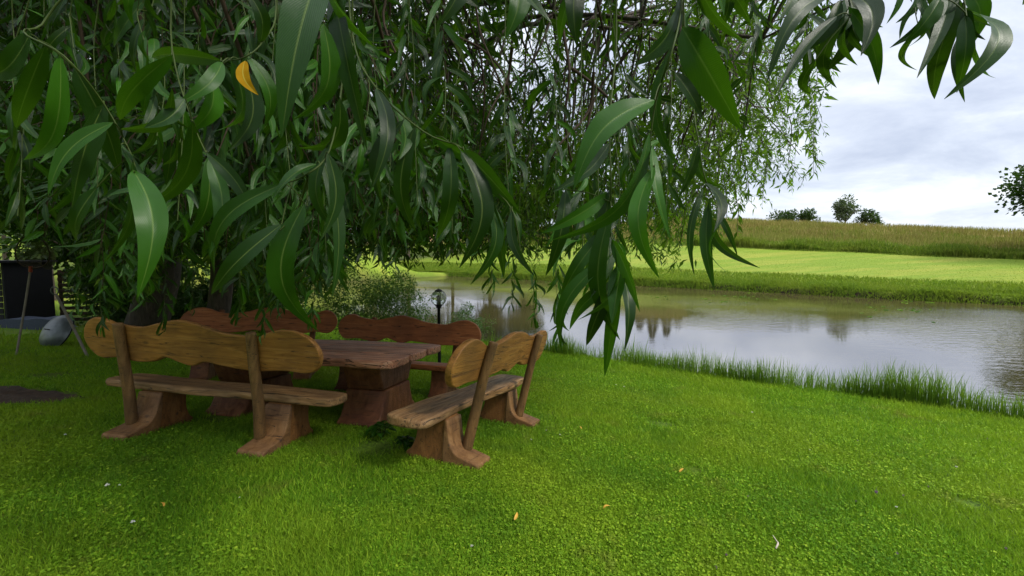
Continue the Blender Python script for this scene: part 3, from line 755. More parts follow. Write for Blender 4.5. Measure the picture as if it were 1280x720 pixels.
# nearer branchlets, one to three metres from the camera, still the second willow's
def mid_layer():
    def f(P):
        x, y, d = proj(P); return (d > 1.3) & (d < 3.2) & (x > -120) & (x < 800) & (y > -150) & (y < limit(x)-110-60*np.clip((x-500)/200, 0, 1)) & ((x < 500) | (y > 120) | (RNG.uniform(0, 1, len(x)) < .15))
    C = sample_clusters(98, (-4.5, 1.2, 1.2), (1.2, 3.4, 3.8), f)
    g = tB.location; gl = np.array(g)
    for c in C:
        o = branchlets(c[None], per=10, spread=.004, L0=.3, L1=.85, leafL=.095, step=.032, perstep=1, off=45, leafW=.22, droop=.26)
        k = proj(o[0])[2] > .95
        if k.sum() < 4: continue
        o = tuple(a[k] for a in o[:6])+o[6:]
        V, Fc = twigs_mesh(o[6], o[7], .0022, 2)
        tw = link('hanging_twig', np_mesh('hanging_twig', V-gl, Fc), M['brown_twig'], tB)
        link('leaves', leaves_mesh('leaves', o[0]-gl, *o[1:6], curl=.2, lod=2), M['leaf_near'], tw)
    BR = Tubes(); g = tB.location
    for c in C:
        q = min(limbsB[1][0]+limbsB[0][0]+limbsB[-1][0], key=lambda p: (p-Vector(c)).length)
        P = limb(q, c, n=8, up=.1, wig=.3); BR.add([p-g for p in P], np.linspace(.012, .004, len(P)), 5)
    BR.build('low_branch', M['brown_twig'], tB)
mid_layer()

# the leaves that hang right in front of the camera ------------------
# each twig: depth, stem in picture columns/rows, leaves (base, tip, width)
HERO = [
 (.50, [(420, -170), (412, -60), (408, 0), (398, 36)], [((408, -60), (352, 172), 58, .3), ((404, 30), (366, 150), 34, -.5), ((414, -30), (459, 188), 30, .5), ((418, -60), (392, 60), 26, -.8), ((409, -10), (470, 60), 22, .8)]),
 (.62, [(430, -150), (440, 40), (470, 110), (530, 165), (578, 186), (600, 222), (640, 262), (652, 330)],
   [((580, 188), (652, 268), 30, .4), ((596, 226), (630, 348), 24, .3), ((578, 190), (574, 335), 36, -.5), ((560, 180), (545, 300), 26, .2), ((598, 235), (588, 356), 24, -.6), ((520, 160), (520, 290), 26, -.3), ((505, 150), (480, 262), 24, .5), ((470, 110), (462, 240), 24, .1), ((640, 262), (668, 345), 16, .3), ((540, 170), (610, 205), 18, .4), ((490, 130), (498, 200), 30, -.7)]),
 (.52, [(868, -190), (858, -60), (850, 20), (838, 70), (820, 126), (812, 190), (818, 212)],
   [((853, 38), (926, 162), 54, .25), ((817, 128), (717, 237), 44, .3), ((818, 208), (824, 348), 30, .2), ((850, 0), (792, 82), 34, -.6), ((858, -40), (905, 20), 26, -.5), ((812, 160), (690, 300), 26, -.5), ((840, 60), (850, 210), 22, .6), ((845, 90), (878, 150), 20, -.4), ((815, 180), (838, 300), 18, -.7), ((862, -60), (935, 55), 24, .7)]),
 (.60, [(775, -100), (770, 60), (762, 150), (764, 230), (762, 280), (772, 340)],
   [((764, 262), (775, 425), 30, .3), ((752, 272), (738, 372), 24, -.2), ((760, 285), (700, 375), 24, .2), ((762, 320), (703, 442), 24, .4), ((768, 345), (733, 432), 24, -.4), ((774, 355), (756, 470), 22, .2), ((778, 340), (780, 440), 20, -.5), ((765, 300), (800, 390), 20, .6), ((760, 240), (676, 292), 22, -.4), ((764, 235), (745, 330), 22, .5), ((768, 300), (722, 400), 26, -.7), ((776, 330), (765, 405), 26, .5), ((700, 235), (682, 345), 24, -.2), ((762, 180), (690, 240), 20, .3), ((774, 352), (712, 412), 22, .1)]),
 (.66, [(860, -80), (866, 120), (874, 180), (882, 225), (900, 262)],
   [((882, 228), (892, 290), 16, -.5), ((884, 255), (893, 362), 19, .2), ((886, 246), (950, 335), 15, .4), ((902, 282), (912, 343), 8, .9), ((878, 235), (868, 345), 12, -.4), ((894, 262), (922, 320), 10, .1), ((874, 190), (905, 235), 14, .4), ((872, 180), (846, 250), 16, -.6)]),
 (.56, [(440, -30), (428, 100), (412, 188), (380, 220), (352, 230)],
   [((384, 258), (398, 414), 42, .2), ((354, 230), (268, 342), 27, .3), ((350, 288), (264, 368), 29, .35), ((410, 190), (400, 300), 26, -.4), ((425, 120), (372, 185), 28, -.5), ((412, 180), (430, 300), 20, .5), ((395, 205), (340, 250), 16, .6), ((400, 200), (415, 372), 22, -.2)]),
 (.60, [(384, 220), (384, 240), (384, 258)], []),
 (.58, [(384, 225), (372, 262), (350, 288)], []),
 (.58, [(100, -120), (60, 20), (30, 40), (80, 70), (130, 130), (165, 195), (168, 215)],
   [((166, 212), (172, 372), 42, .2), ((115, 240), (96, 302), 20, .5), ((150, 180), (205, 330), 16, -.5), ((100, 90), (150, 220), 34, .4), ((60, 60), (20, 160), 30, -.3), ((130, 130), (90, 260), 32, -.6), ((80, 70), (30, 200), 30, .3), ((150, 160), (215, 110), 22, .4), ((40, 40), (-30, 90), 30, .3), ((140, 150), (60, 245), 22, .5), ((165, 200), (128, 330), 18, -.6)]),
 (.64, [(330, -120), (345, 10), (330, 50), (305, 72), (276, 76)],
   [((278, 76), (190, 72), 26, -.3), ((300, 74), (284, 190), 30, -.5), ((262, 100), (236, 165), 28, -.5), ((310, 70), (330, 160), 24, -.2), ((276, 78), (222, 130), 24, .3), ((325, 55), (300, -20), 22, .3), ((290, 76), (265, 165), 26, -.6)]),
 (.55, [(560, -120), (566, -50), (572, -20)], [((568, -40), (548, 32), 30, -.5), ((572, -20), (600, 10), 24, -.3)]),
 (.60, [(640, -120), (644, -40), (640, -20)], [((642, -40), (632, 48), 36, -.4), ((640, -30), (690, 30), 20, -.5)]),
 (.66, [(726, -120), (724, -40), (722, -20)], [((724, -40), (721, 58), 32, -.4), ((720, -20), (700, 60), 18, .4)]),
 (.60, [(200, -120), (215, 60), (240, 150), (262, 200)], [((262, 200), (232, 300), 26, -.3), ((240, 150), (160, 270), 30, -.5), ((258, 190), (320, 280), 22, .3), ((230, 120), (180, 160), 24, .4), ((215, 70), (150, 150), 30, -.4), ((262, 200), (262, 320), 24, .3)]),
 (.62, [(1040, -140), (1052, -50), (1060, -8), (1064, 20)],
   [((1052, -20), (1030, 92), 38, -.6), ((1060, 8), (1098, 106), 24, -.3), ((1055, 20), (1046, 110), 22, .2), ((1050, 0), (990, 70), 24, -.2), ((1045, -10), (958, 104), 26, .1), ((1062, 10), (1090, 50), 22, -.6), ((1066, 15), (1104, 34), 12, .6), ((1044, 20), (972, 118), 18, .4), ((1064, 20), (1072, 82), 16, .7), ((1046, -20), (976, 20), 24, -.5), ((1070, -10), (1092, 74), 14, .4), ((1012, 84), (1014, 118), 15, .2), ((1060, 0), (1022, 60), 30, -.4), ((1056, -10), (1076, 70), 30, -.3)]),
 (.62, [(1190, -140), (1192, -40), (1204, -4), (1208, 20)],
   [((1170, -20), (1112, 60), 24, -.2), ((1172, -6), (1130, 56), 26, -.4), ((1185, 0), (1146, 98), 20, .1), ((1198, 4), (1168, 124), 28, -.2), ((1202, 14), (1180, 124), 28, -.5), ((1208, 40), (1206, 128), 15, -.2), ((1206, 10), (1220, 72), 16, .5), ((1212, -60), (1242, 34), 16, .3), ((1212, 42), (1246, 98), 10, .8), ((1206, 20), (1196, 116), 22, .3), ((1190, -10), (1160, 60), 30, -.5), ((1200, -20), (1212, 60), 26, -.3), ((1204, 20), (1232, 50), 9, .5)]),
 (.66, [(1080, -120), (1118, -40), (1128, -12)], [((1120, -30), (1118, 8), 14, -.2), ((1126, -14), (1108, 30), 9, .2)]),
 (.60, [(1300, -110), (1284, -40), (1276, -10)], [((1288, -40), (1278, 6), 14, .3)]),
 (.66, [(980, -130), (985, -40), (996, -10)], [((990, -20), (974, 26), 20, -.3), ((994, -10), (1002, 30), 16, .2)]),
 (.70, [(900, -130), (905, -50), (915, -10)], [((908, -30), (898, 40), 20, .3), ((914, -10), (938, 30), 18, .5)]),
]
def hero_leaf(b, t, w, roll, rnd_, curl=None):
    """one detailed leaf between two points"""
    b, t = Vector(b), Vector(t); ax = (t-b); L = ax.length; ax.normalize()
    view = (Vector((0, 0, HC))-b).normalized()
    n = (view-ax*view.dot(ax)).normalized(); side = ax.cross(n).normalized()
    q = Quaternion(ax, roll*1.3); n = q @ n; side = q @ side
    curl = random.uniform(.03, .22) if curl is None else curl
    S = 16; C = (-1, -.66, -.33, 0, .33, .66, 1); V = []; UV = []
    ph = random.uniform(0, 6); tw = random.uniform(-.5, .5); bend = random.uniform(-.09, .09)
    W = w/max(.8, math.cos(roll*1.3))
    for i in range(S+1):
        u = i/S; wv = W*.5*(math.sin(math.pi*min(1, u**.80))**.75)*(1-.30*u) if 0 < u < 1 else W*.008
        wv = max(wv*1.05, W*.008); arch = math.sin(math.pi*u)*curl*L
        c = b+ax*L*u+n*arch+side*bend*L*math.sin(math.pi*u)*2
        a = tw*(u-.3); s2 = side*math.cos(a)+n*math.sin(a); n2 = n*math.cos(a)-side*math.sin(a)
        for k in C:
            z = abs(k)*.26*wv+.05*wv*math.sin(u*21+ph+k)*abs(k)
            V.append(c+s2*k*wv+n2*z); UV.append((u, .5+k*.5))
    q = []; m = len(C)
    for i in range(S):
        for j in range(m-1): q.append((i*m+j, i*m+j+1, (i+1)*m+j+1, (i+1)*m+j))
    q = np.array(q); return np.array([list(v) for v in V]), q, np.array(UV)[q.ravel()], np.full(len(q), rnd_)
def hero(spec, root):
    D, stem, leaves = spec; g = root.location
    dep = lambda i: D*(1+.05*math.sin(i*1.7))
    P = [atd(px, py, dep(i)) for i, (px, py) in enumerate(stem)]
    # the stem runs on upwards to the limb overhead
    if stem[0][1] < 0:
        up = P[0]+Vector((random.uniform(-.05, .05), -.15, .45)); P = [up+Vector((0, -.1, .7)), up]+P
    line = catmull(P, 5, False)
    tw = Tubes().add([p-g for p in line], np.linspace(.0017, .0008, len(line)), 7)
    Vs, Qs, Us, Rs, n = [], [], [], [], 0
    for b, t, w, roll in leaves:
        lp = math.hypot(b[0]-t[0], b[1]-t[1]); d0 = D*random.uniform(.95, 1.06)
        bb = atd(*b, d0); near = min(line, key=lambda p: (p-bb).length); bb = bb.lerp(near, .12)
        d1 = d0*random.uniform(.93, 1.12); tt = atd(*t, d1); w = w*.82
        v, q, u, r = hero_leaf(bb, tt, w*d0/F, roll, min(1, max(0, random.gauss(.42, .3))))
        Vs.append(v); Qs.append(q+n); Us.append(u); Rs.append(r); n += len(v)
        # stalk from the twig to the leaf, curving
        pet = catmull([near, near.lerp(bb, .5)+Vector((0, 0, .004)), bb], 3, False)
        tw.add([p-g for p in pet], .0008, 5)
    o = tw.build('hanging_twig', M['twig'], root)
    if Vs:
        V = np.concatenate(Vs)-np.array(g)
        link('leaves', np_mesh('leaves', V, np.concatenate(Qs), np.concatenate(Us), np.concatenate(Rs)), M['leaf_near'], o)
    return o
for D, r, P in [(2.1, .010, [(706, -60), (702, 20), (712, 90), (706, 150), (716, 210)]), (2.1, .007, [(712, 84), (735, 100), (760, 122), (788, 150), (796, 178)]),
                (2.0, .006, [(742, 90), (735, 140), (700, 180), (680, 215)]), (1.9, .006, [(590, -60), (598, 30), (612, 70), (628, 112), (640, 150)]), (1.9, .005, [(640, 60), (634, 100), (612, 140), (600, 180)]),
                (1.7, .005, [(345, -60), (330, 10), (290, 46), (240, 58), (205, 52)]), (1.3, .005, [(852, -60), (850, 60), (868, 115), (866, 140), (852, 180)]),
                (2.2, .006, [(556, 40), (600, 60), (628, 90), (640, 130)]), (2.3, .006, [(790, 60), (750, 110), (735, 160), (742, 200)]), (1.6, .006, [(470, -60), (480, 30), (510, 100), (524, 170)])]:
    L = [atd(px, py, D*(1+.04*math.sin(i*2))) for i, (px, py) in enumerate(P)]; q = min(limbsB[1][0]+limbsB[-1][0]+limbsB[6][0], key=lambda p: (p-L[0]).length+4*max(0, L[0].z-p.z))
    if P[0][1] < 0: L = [q, q.lerp(L[0], .5)+Vector((0, 0, .1))]+L
    L = catmull(L, 5, False); g = tB.location
    Tubes().add([p-g for p in L], np.linspace(r*1.3, r*.45, len(L)), 7).build('thin_branch', M['brown_twig'], tB)
SPRAYS = [(30, 150, 10, 1.0), (72, 96, 60, .9), (150, 70, 130, 1.1), (196, 140, 180, .85), (250, 62, 262, 1.2), (314, 132, 300, .95), (364, 204, 350, 1.0), (452, 150, 440, .9), (503, 96, 520, 1.1),
      (522, 226, 505, 1.0), (556, 124, 545, .95), (694, 196, 680, 1.1), (788, 186, 770, 1.2), (832, 236, 846, 1.1), (640, 262, 628, .9),
      (482, 262, 470, 1.05), (334, 262, 345, 1.1), (222, 246, 235, .95), (122, 204, 118, 1.05), (22, 240, 20, .9), (566, 262, 580, 1.15), (705, 270, 720, 1.2),  (884, 56, 872, 1.2),
      (92, 30, 80, .8), (408, 296, 400, 1.2), (180, 20, 190, .8), (940, 40, 930, 1.3), (1010, 40, 1018, 1.0), (1150, 10, 1160, .9), (745, 340, 742, 1.0), (728, 300, 735, .9), (768, 330, 762, 1.1), (300, 330, 310, 1.5), (180, 330, 172, 1.5), (420, 330, 425, 1.5), (128, 380, 130, 2.4), (205, 372, 210, 2.6), (300, 366, 296, 2.5), (330, 384, 335, 2.4), (352, 360, 350, 2.2), (240, 356, 246, 2.7), (390, 372, 388, 2.1), (96, 356, 90, 2.3), (640, 352, 646, 2.4), (615, 330, 610, 2.6), (668, 368, 672, 2.5), (700, 392, 704, 1.6)]
rs = random.Random(3)
for x1, y1, x0, D in SPRAYS:
    st = [(x0+rs.uniform(-25, 25), -90), ((x0*2+x1)/3+rs.uniform(-8, 8), y1*.3), (x1+rs.uniform(-10, 10), y1*.7), (x1, y1+30)]
    LV = []; Lp = .098*F/D; nn = rs.randint(12, 17)
    for i in range(nn):
        f = i/(nn-1); yb = y1+30-f*150/D*1.0; xb = x1+(1-f)*0+(x0-x1)*f*.2; sd = 1 if i % 2 else -1
        ang = rs.uniform(.05, .75)*sd*(1 if f > .1 else .3); L = Lp*rs.uniform(.65, 1.1)*(.75 if f < .12 else 1)
        LV.append(((xb+rs.uniform(-3, 3), yb), (xb+math.sin(ang)*L, yb+math.cos(ang)*L), L*rs.uniform(.17, .23), rs.uniform(-.75, .75)))
    HERO.append((D, st, LV))
for k, sp in enumerate(HERO):
    o = hero(sp, tB)
    if k == 9:
        v, q, u, r = hero_leaf(atd(306, 76, .44), atd(323, 119, .44), 17*.44/F, .1, .5, .05)
        y = link('yellow_leaf', np_mesh('yellow_leaf', v-np.array(tB.location), q, u, r), M['leaf_yellow'], o); y['label'] = 'small yellowed leaf among the dark green ones'

# ------------------------------------------------------------------ other trees and shrubs
def tree(name, label, cat, base, height, rad, crown_z, n, size, mat, trunk_r=.15, group=None, mid=None, blobs=12, seed=0, cone=False, wl=.55, zs=.8):
    rg = np.random.default_rng(seed+100); rd = random.Random(seed)
    g = Vector((base[0], base[1], base[2] if len(base) > 2 else float(G(*base[:2]))))-Vector((0, 0, .05))
    t = thing(name, label, cat, g, 0, group)
    T = Tubes(); tops = height*(.96 if cone else .75)
    if trunk_r:
        P = catmull([(0, 0, 0), (.03*rd.uniform(-1, 1), 0, tops*.3), (rad*.05*rd.uniform(-1, 1), 0, tops*.65), (0, 0, tops)], 4, False)
        T.add(P, np.linspace(trunk_r, trunk_r*.2, len(P)), 8)
        for i in range(6 if not cone else 0):
            a = i*2.4; z = crown_z+(height-crown_z)*rd.uniform(.05, .5)
            T.add(limb((0, 0, z*.8), (math.cos(a)*rad*.7, math.sin(a)*rad*.7, z+rad*.3), n=8, up=.1), np.linspace(trunk_r*.45, trunk_r*.1, 5*3+1)[:len(limb((0, 0, 0), (1, 1, 1), n=8))], 5)
        T.build('trunk', M['bark'], t)
    if cone:
        k = rg.uniform(0, 1, n)**.7; z = crown_z+(height-crown_z)*(1-k); a = rg.uniform(0, 2*np.pi, n)
        tier = .75+.25*np.abs(np.sin(z*3.4)); r = rad*k*tier*rg.uniform(.35, 1, n)*(1+.2*np.sin(a*5+z))
        P = np.stack([r*np.cos(a), r*np.sin(a), z-r*.25], 1)
        D = unit(np.stack([np.cos(a), np.sin(a), rg.uniform(-.6, .1, n)], 1))
    else:
        cs = []
        for i in range(blobs):
            v = rg.normal(0, 1, 3); v /= np.linalg.norm(v); q = rg.uniform(.25, .85)
            hz = (height-crown_z)/2
            cs.append((v[0]*rad*q, v[1]*rad*q, crown_z+hz+v[2]*hz*q, rg.uniform(.28, .5)*rad))
        cs = np.array(cs); w = rg.integers(0, blobs, n); v = unit(rg.normal(0, 1, (n, 3))); q = rg.uniform(.1, 1, n)**.45
        q = q*(1+.25*np.sin(v[:, 0]*7+w)*np.cos(v[:, 2]*6+w*2))
        P = cs[w, :3]+v*(cs[w, 3]*q)[:, None]*np.array([1, 1, zs]); P[:, 2] = np.maximum(P[:, 2], .03)
        D = unit(v+rg.normal(0, .7, (n, 3)))
    N = unit(rg.normal(0, 1, (n, 3))+np.array([0, 0, .5])); L = size*rg.uniform(.6, 1.3, n)
    rnd = np.clip(rg.normal(.45, .22, n), 0, 1)
    link('crown' if trunk_r else 'foliage', leaves_mesh('crown', P, D, N, L, L*wl, rnd, .1), M[mat], t)
    return t
# far skyline
def skyp(px, Y, zoff=0):
    d = ray(px, 300); return (d[0]/d[1]*Y, Y)
def far(px, top, Y):        # base and height for a thing whose top shows at row top
    x, y = skyp(px, Y); z = float(G(x, y)); zt = at(px, top, Y)[2]; return (x, y), zt-z
b, h = far(1055, 244, 92); tree('tree', 'small round-headed tree alone on the skyline above the field', 'tree', b, h, 3.0, h-6.5, 2200, .45, 'leaf_hazed', .25, None, blobs=11, seed=1)
for i, (px, tp, r, lab) in enumerate([(1086, 262, 2.6, 'low dark bush on the skyline just right of the lone tree'), (1006, 257, 3.2, 'dark bush on the skyline at the edge of the willow leaves'), (982, 258, 3.0, 'broad dark bush on the skyline half hidden by the willow leaves')]):
    b, h = far(px, tp, 90); tree('bush', lab, 'bush', b, h, r, max(.2, h-4.2), 1500, .42, 'leaf_dark', .12, 'dark bushes on the skyline', blobs=9, seed=20+i)
tree('broadleaf_tree', 'leafy green tree at the right edge of the picture across the pond', 'tree', (52.0, 34.5), 12.5, 8.0, .5, 75000, .34, 'leaf_dark', .35, None, wl=.8, blobs=44, seed=5)
for i, (px, tp, Y) in enumerate([(802, 262, 92), (818, 248, 95), (836, 252, 93), (850, 262, 96)]):
    b, h = far(px, tp, Y); tree('spruce_tree', ['spruce seen through the willow leaves, leftmost of the skyline row', 'tallest spruce of the skyline row behind the willow leaves', 'spruce between the tallest and the last of the skyline row', 'spruce at the right end of the skyline row'][i], 'tree', b, h+1, 2.0, .5, 2200, .55, 'leaf_spruce', .15, 'spruces on the skyline', seed=30+i, cone=True, wl=.3)
for i, (px, tp, Y, r, h2) in enumerate([(655, 225, 75, 4, 1), (612, 190, 78, 6, 1), (565, 175, 80, 6.5, 1), (510, 180, 76, 6.5, 1), (455, 190, 74, 6, 1), (405, 205, 70, 5.5, 1)]):
    b, h = far(px, tp, Y)
    tree('broadleaf_tree', 'tall dark tree beyond the far bank, ' + ['rightmost of the row seen under the willow', 'second from the right of the row', 'third from the right of the row', 'third from the left of the row', 'second from the left of the row', 'leftmost of the row'][i], 'tree', b, h, r, .3, 6500, .7, 'leaf_dark', .35, 'tall trees beyond the far bank', blobs=18, seed=40+i)
LB = [(-14.4, 15.5, 5.5, 2.6), (-21, 20, 7, 3.2), (-13.8, 17.2, 5.0, 2.3), (-17, 23, 8, 3.5), (-26, 18, 7, 3.4), (-31, 27, 9, 4.2), (-20.5, 14.2, 4.5, 2.0), (-24, 27, 9, 4)]  # trees added as a dark backdrop to darken the left side
LBn = ['nearest the dark boards', 'behind the slatted fence', 'beside the two willow trunks', 'farthest back between the trunks', 'left of the slatted fence', 'tall one at the far left', 'lowest one above the dark boards', 'tall one behind the others']
for i, (x, y, h, r) in enumerate(LB):
    tree('backdrop_tree', 'dark leafy backdrop tree added on the left, ' + LBn[i], 'tree', (x, y), h, r, (2.4 if i in (1, 4, 5, 6, 7) else .8), 7000, .26, 'leaf_dark', .15, 'dark trees behind the willows', blobs=16, seed=60+i)
# shrubs on the bank behind the red benches
SH = [((588, 438), 9.4, .5, 1.35, 'leaf_light', 'small bright green shrub beside the garden lamp', 4200, .05),
      ((490, 430), 10.8, 1.15, 2.35, 'leaf_shrub', 'pale willow shrub on the bank left of the garden lamp', 9000, .07),
      ((425, 430), 11.3, 1.2, 2.6, 'leaf_shrub', 'taller green willow shrub behind the middle of the red benches', 6500, .08),
      ((300, 420), 12.5, 1.0, 1.5, 'leaf', 'green shrub at the water behind the far left bench', 4000, .08)]
for i, (pp, Y, r, h, mt, lab, n, sz) in enumerate(SH):
    x = (pp[0]-640)/F*Y
    tree('shrub', lab, 'shrub', (x, Y), h, r, .05, n, sz, mt, 0, 'shrubs on the near bank', blobs=14, seed=80+i, wl=.35)

for i, (px, Y, r, h) in enumerate([(142, 11.2, .9, 1.9), (170, 12.6, 1.2, 2.2), (232, 11.8, 1.0, 1.7), (285, 13.2, 1.3, 2.2), (345, 14.5, 1.3, 1.9), (128, 13.5, 1.0, 2.4)]):
    x = (px-640)/F*Y
    tree('bush', 'dark bush behind the willow trunks, ' + ['the one right of the metal tub', 'between the tub and the broad trunk', 'between the two trunks', 'just right of the thinner trunk', 'rightmost, near the water', 'tallest, behind the slatted fence end'][i], 'bush', (x, Y), h, r, .05, 6500, .10, 'leaf_dark', 0, 'dark bushes behind the willow trunks', blobs=14, seed=90+i, wl=.45)

# ------------------------------------------------------------------ garden things
def lamp():
    x, y = (548-640)/F*8.0, 8.0
    t = thing('garden_lamp', 'black garden lamp post with a clear glass globe behind the right red bench', 'lamp', (x, y, float(G(x, y))-.02))
    h = at(548, 380, 8.0)[2]-float(G(x, y))
    lathe('post', [(.07, 0), (.07, .04), (.035, .07), (.03, .1), (.028, h-.06), (.05, h-.05), (.05, h-.02), (.075, h), (.075, h+.015)], M['black_metal'], t, 16)
    z = h+.13; pr = [(.07, h+.015)]+[(.135*math.sin(a), z-.135*math.cos(a)) for a in np.linspace(.55, 2.75, 14)]
    lathe('globe', pr, M['glass'], t, 24)
    lathe('bulb_holder', [(.03, h+.015), (.03, h+.07), (.022, h+.08), (.022, h+.15), (.004, h+.17)], M['black_metal'], t, 12)
    lathe('cap', [(.055, z+.118), (.075, z+.122), (.06, z+.145), (.02, z+.165), (.004, z+.175)], M['black_metal'], t, 20)
    T = Tubes()
    for k in range(4):
        a = k*math.pi/2+.4; T.add([(math.cos(a)*.141*math.sin(b), math.sin(a)*.141*math.sin(b), z-.141*math.cos(b)) for b in np.linspace(.5, 2.8, 10)], .005, 5)
    T.build('cage', M['black_metal'], t)
lamp()
def pole_pts(px0, py0, Y0, px1, py1, Y1): return Vector((at(px0, py0, Y0))), at(px1, py1, Y1)
def net_():
    g = gpt(20, 444); top = at(38, 338, g.y+.1)
    t = thing('landing_net', 'fishing landing net with a brown hoop leaning upright on the grass at the far left', 'landing net', g)
    P = [Vector((0, 0, -.02)), (top-g)*.5+Vector((.01, 0, 0)), top-g]; Tubes().add(catmull(P, 4, False), .016, 8).build('handle', M['grey_wood'], t)
    c = top-g; T = Tubes().add([c+Vector((0, 0, -.03)), c+Vector((.01, 0, .07))], .026, 8); T.build('ferrule', M['red_paint'], t)
    cc = c+Vector((.06, 0, .34)); w, h = .30, .30
    loop = [cc+Vector((w*math.sin(a)*(1.0), .03*math.sin(a*2), -h*math.cos(a))) for a in np.linspace(0, 2*math.pi, 28)]
    Tubes().add(loop, .011, 7).build('hoop', M['dark_wood'], t)
    V, Q, U = [], [], []; K = 10; m = len(loop)
    for k in range(K+1):
        f = k/K
        for i, p in enumerate(loop):
            q = cc+(p-cc)*(1-f*.75)**.7+Vector((0, .25*math.sin(f*1.6), -.22*f*f)); V.append(q); U.append((i/m, f))
    for k in range(K):
        for i in range(m-1): Q.append((k*m+i, k*m+i+1, (k+1)*m+i+1, (k+1)*m+i))
    Q = np.array(Q); link('net', np_mesh('net', np.array([list(v) for v in V]), Q, np.array(U)[Q.ravel()]), M['net'], t)
net_()
def hook_pole():
    g = gpt(110, 446); top = at(70, 368, g.y+.15)
    t = thing('boat_hook', 'grey wooden pole with a metal ring leaning behind the left bench', 'pole', g)
    Tubes().add([Vector((0, 0, -.02)), (top-g)*.5+Vector((.01, 0, -.01)), top-g], .022, 8).build('shaft', M['grey_wood'], t)
    c = top-g+Vector((-.02, 0, .07)); Tubes().add([c+Vector((.07*math.cos(a), .0, .07*math.sin(a))) for a in np.linspace(0, 2*math.pi, 16)], .010, 6).build('ring', M['grey_metal'], t)
hook_pole()
def tub():
    g = gpt(74, 432); s = 45*g.y/F
    t = thing('metal_tub', 'round grey metal tub lying on its side in the grass beneath the slatted fence', 'tub', g, R(-20))
    prof = [(.01, .28), (.30, .27), (.46, .20), (.55, .10), (.58, 0), (.60, -.01), (.60, .02), (.61, .02), (.61, -.03), (.55, -.03)]
    def rot(o):
        o.data.transform(Matrix.Translation((0, 0, .28)) @ Matrix.Rotation(R(62), 4, 'X') @ Matrix.Scale(.66, 4))
    b = lathe('bowl', prof, M['grey_metal'], t, 32); rot(b)
    bm = bmesh.new(); bmesh.ops.create_circle(bm, segments=8, radius=.01)
    bm.free()
    r = Tubes().add([(.60*math.cos(a), .60*math.sin(a), -.01) for a in np.linspace(0, 2*math.pi, 33)], .022, 6).build('rim', M['black_metal'], t); rot(r)
    h = Tubes().add(catmull([(-.1, 0, .27), (-.09, 0, .33), (.09, 0, .33), (.1, 0, .27)], 4, False), .012, 6).build('handle', M['black_metal'], t); rot(h)
tub()
def shed():
    # a low store of dark boards at the left edge
    g = gpt(30, 412); t = thing('board_shed', 'low black boarded store with a flat roof at the left edge', 'shed', (g.x-1.3, g.y+.9, g.z-.1), R(8))
    for k in range(11):
        bm = bmesh.new(); box_bm(bm, (-1.4+.14, -.75, .08+k*.165), (3.4, .03, .155)); from_bm('board', bm, M['dark_board'], t, False, .006)
    bm = bmesh.new(); box_bm(bm, (.48, 0, .95), (.06, 1.5, 1.9)); from_bm('side_wall', bm, M['dark_board'], t, False, .006)
    bm = bmesh.new(); box_bm(bm, (-1.3, -.04, 1.93), (3.8, 1.8, .07)); from_bm('roof', bm, M['dark_board'], t, False, .01)
    a, b = gpt(60, 408), gpt(74, 408)
    g = gpt(60, 407)+Vector((0, .6, 0)); t = thing('slatted_fence', 'short dark fence of open horizontal slats right of the black boarded store', 'fence', (g.x, g.y, float(G(g.x, g.y))-.05), R(8))
    for k in range(9):
        bm = bmesh.new(); box_bm(bm, (.55, 0, .2+k*.18), (1.5, .035, .10)); from_bm('slat', bm, M['dark_wood'], t, False, .005)
    for x in (-.17, 1.28):
        bm = bmesh.new(); box_bm(bm, (x, .045, .85), (.09, .05, 1.8)); from_bm('post', bm, M['dark_wood'], t, False, .006)
    g = gpt(35, 411)+Vector((.15, .1, 0)); bm = bmesh.new()
    r = bmesh.ops.create_grid(bm, x_segments=14, y_segments=8, size=.5)
    t = thing('folded_tarp', 'slate blue folded sheet lying against the black boarded store', 'tarp', g)
    pts = [(-.8, 0), (-.78, .22), (-.5, .30), (0, .28), (.4, .31), (.75, .24), (.8, .05), (.8, 0)]
    bm.free(); slab('sheet', [(p.x, p.y) for p in catmull([Vector((a, c, 0)) for a, c in pts], 3)], .5, M['tarp'], t, 'xz', .05, (0, 0, 0), 3, 0, .02)
shed()
# small weed by the table foot
def weed(px, py, label, n=16, s=.12, h=.22, seed=0):
    g = gpt(px, py); rd = random.Random(seed); t = thing('weed', label, 'weed', g, 0, 'weeds under the table'); T = Tubes(); B, D, N, L = [], [], [], []
    for i in range(n):
        a = rd.uniform(0, 6.28); k = rd.uniform(.4, 1); e = Vector((math.cos(a)*h*.8*k, math.sin(a)*h*.8*k, h*(1.25-k*.8)))
        T.add(catmull([(0, 0, -.01), e*.5+Vector((0, 0, h*.2)), e], 3, False), .003, 4)
        for q in (.6, .8, 1.0):
            B.append(list(e*q+Vector((0, 0, h*.2*(1-q))))); D.append([math.cos(a+q*9), math.sin(a+q*9), -.1]); N.append([rd.uniform(-.3, .3), rd.uniform(-.3, .3), 1]); L.append(s*rd.uniform(.5, 1))
    T.build('stem', M['twig'], t); L = np.array(L)
    link('foliage', leaves_mesh('foliage', np.array(B), np.array(D), np.array(N), L, L*.5, RNG.uniform(.2, .8, len(L)), .2, 2), M['leaf_near'], t)
weed(478, 548, 'leafy weed growing at the foot of the table', 16, .11, .17, 1)
weed(505, 560, 'smaller weed between the table and the end-on bench', 12, .09, .13, 2)
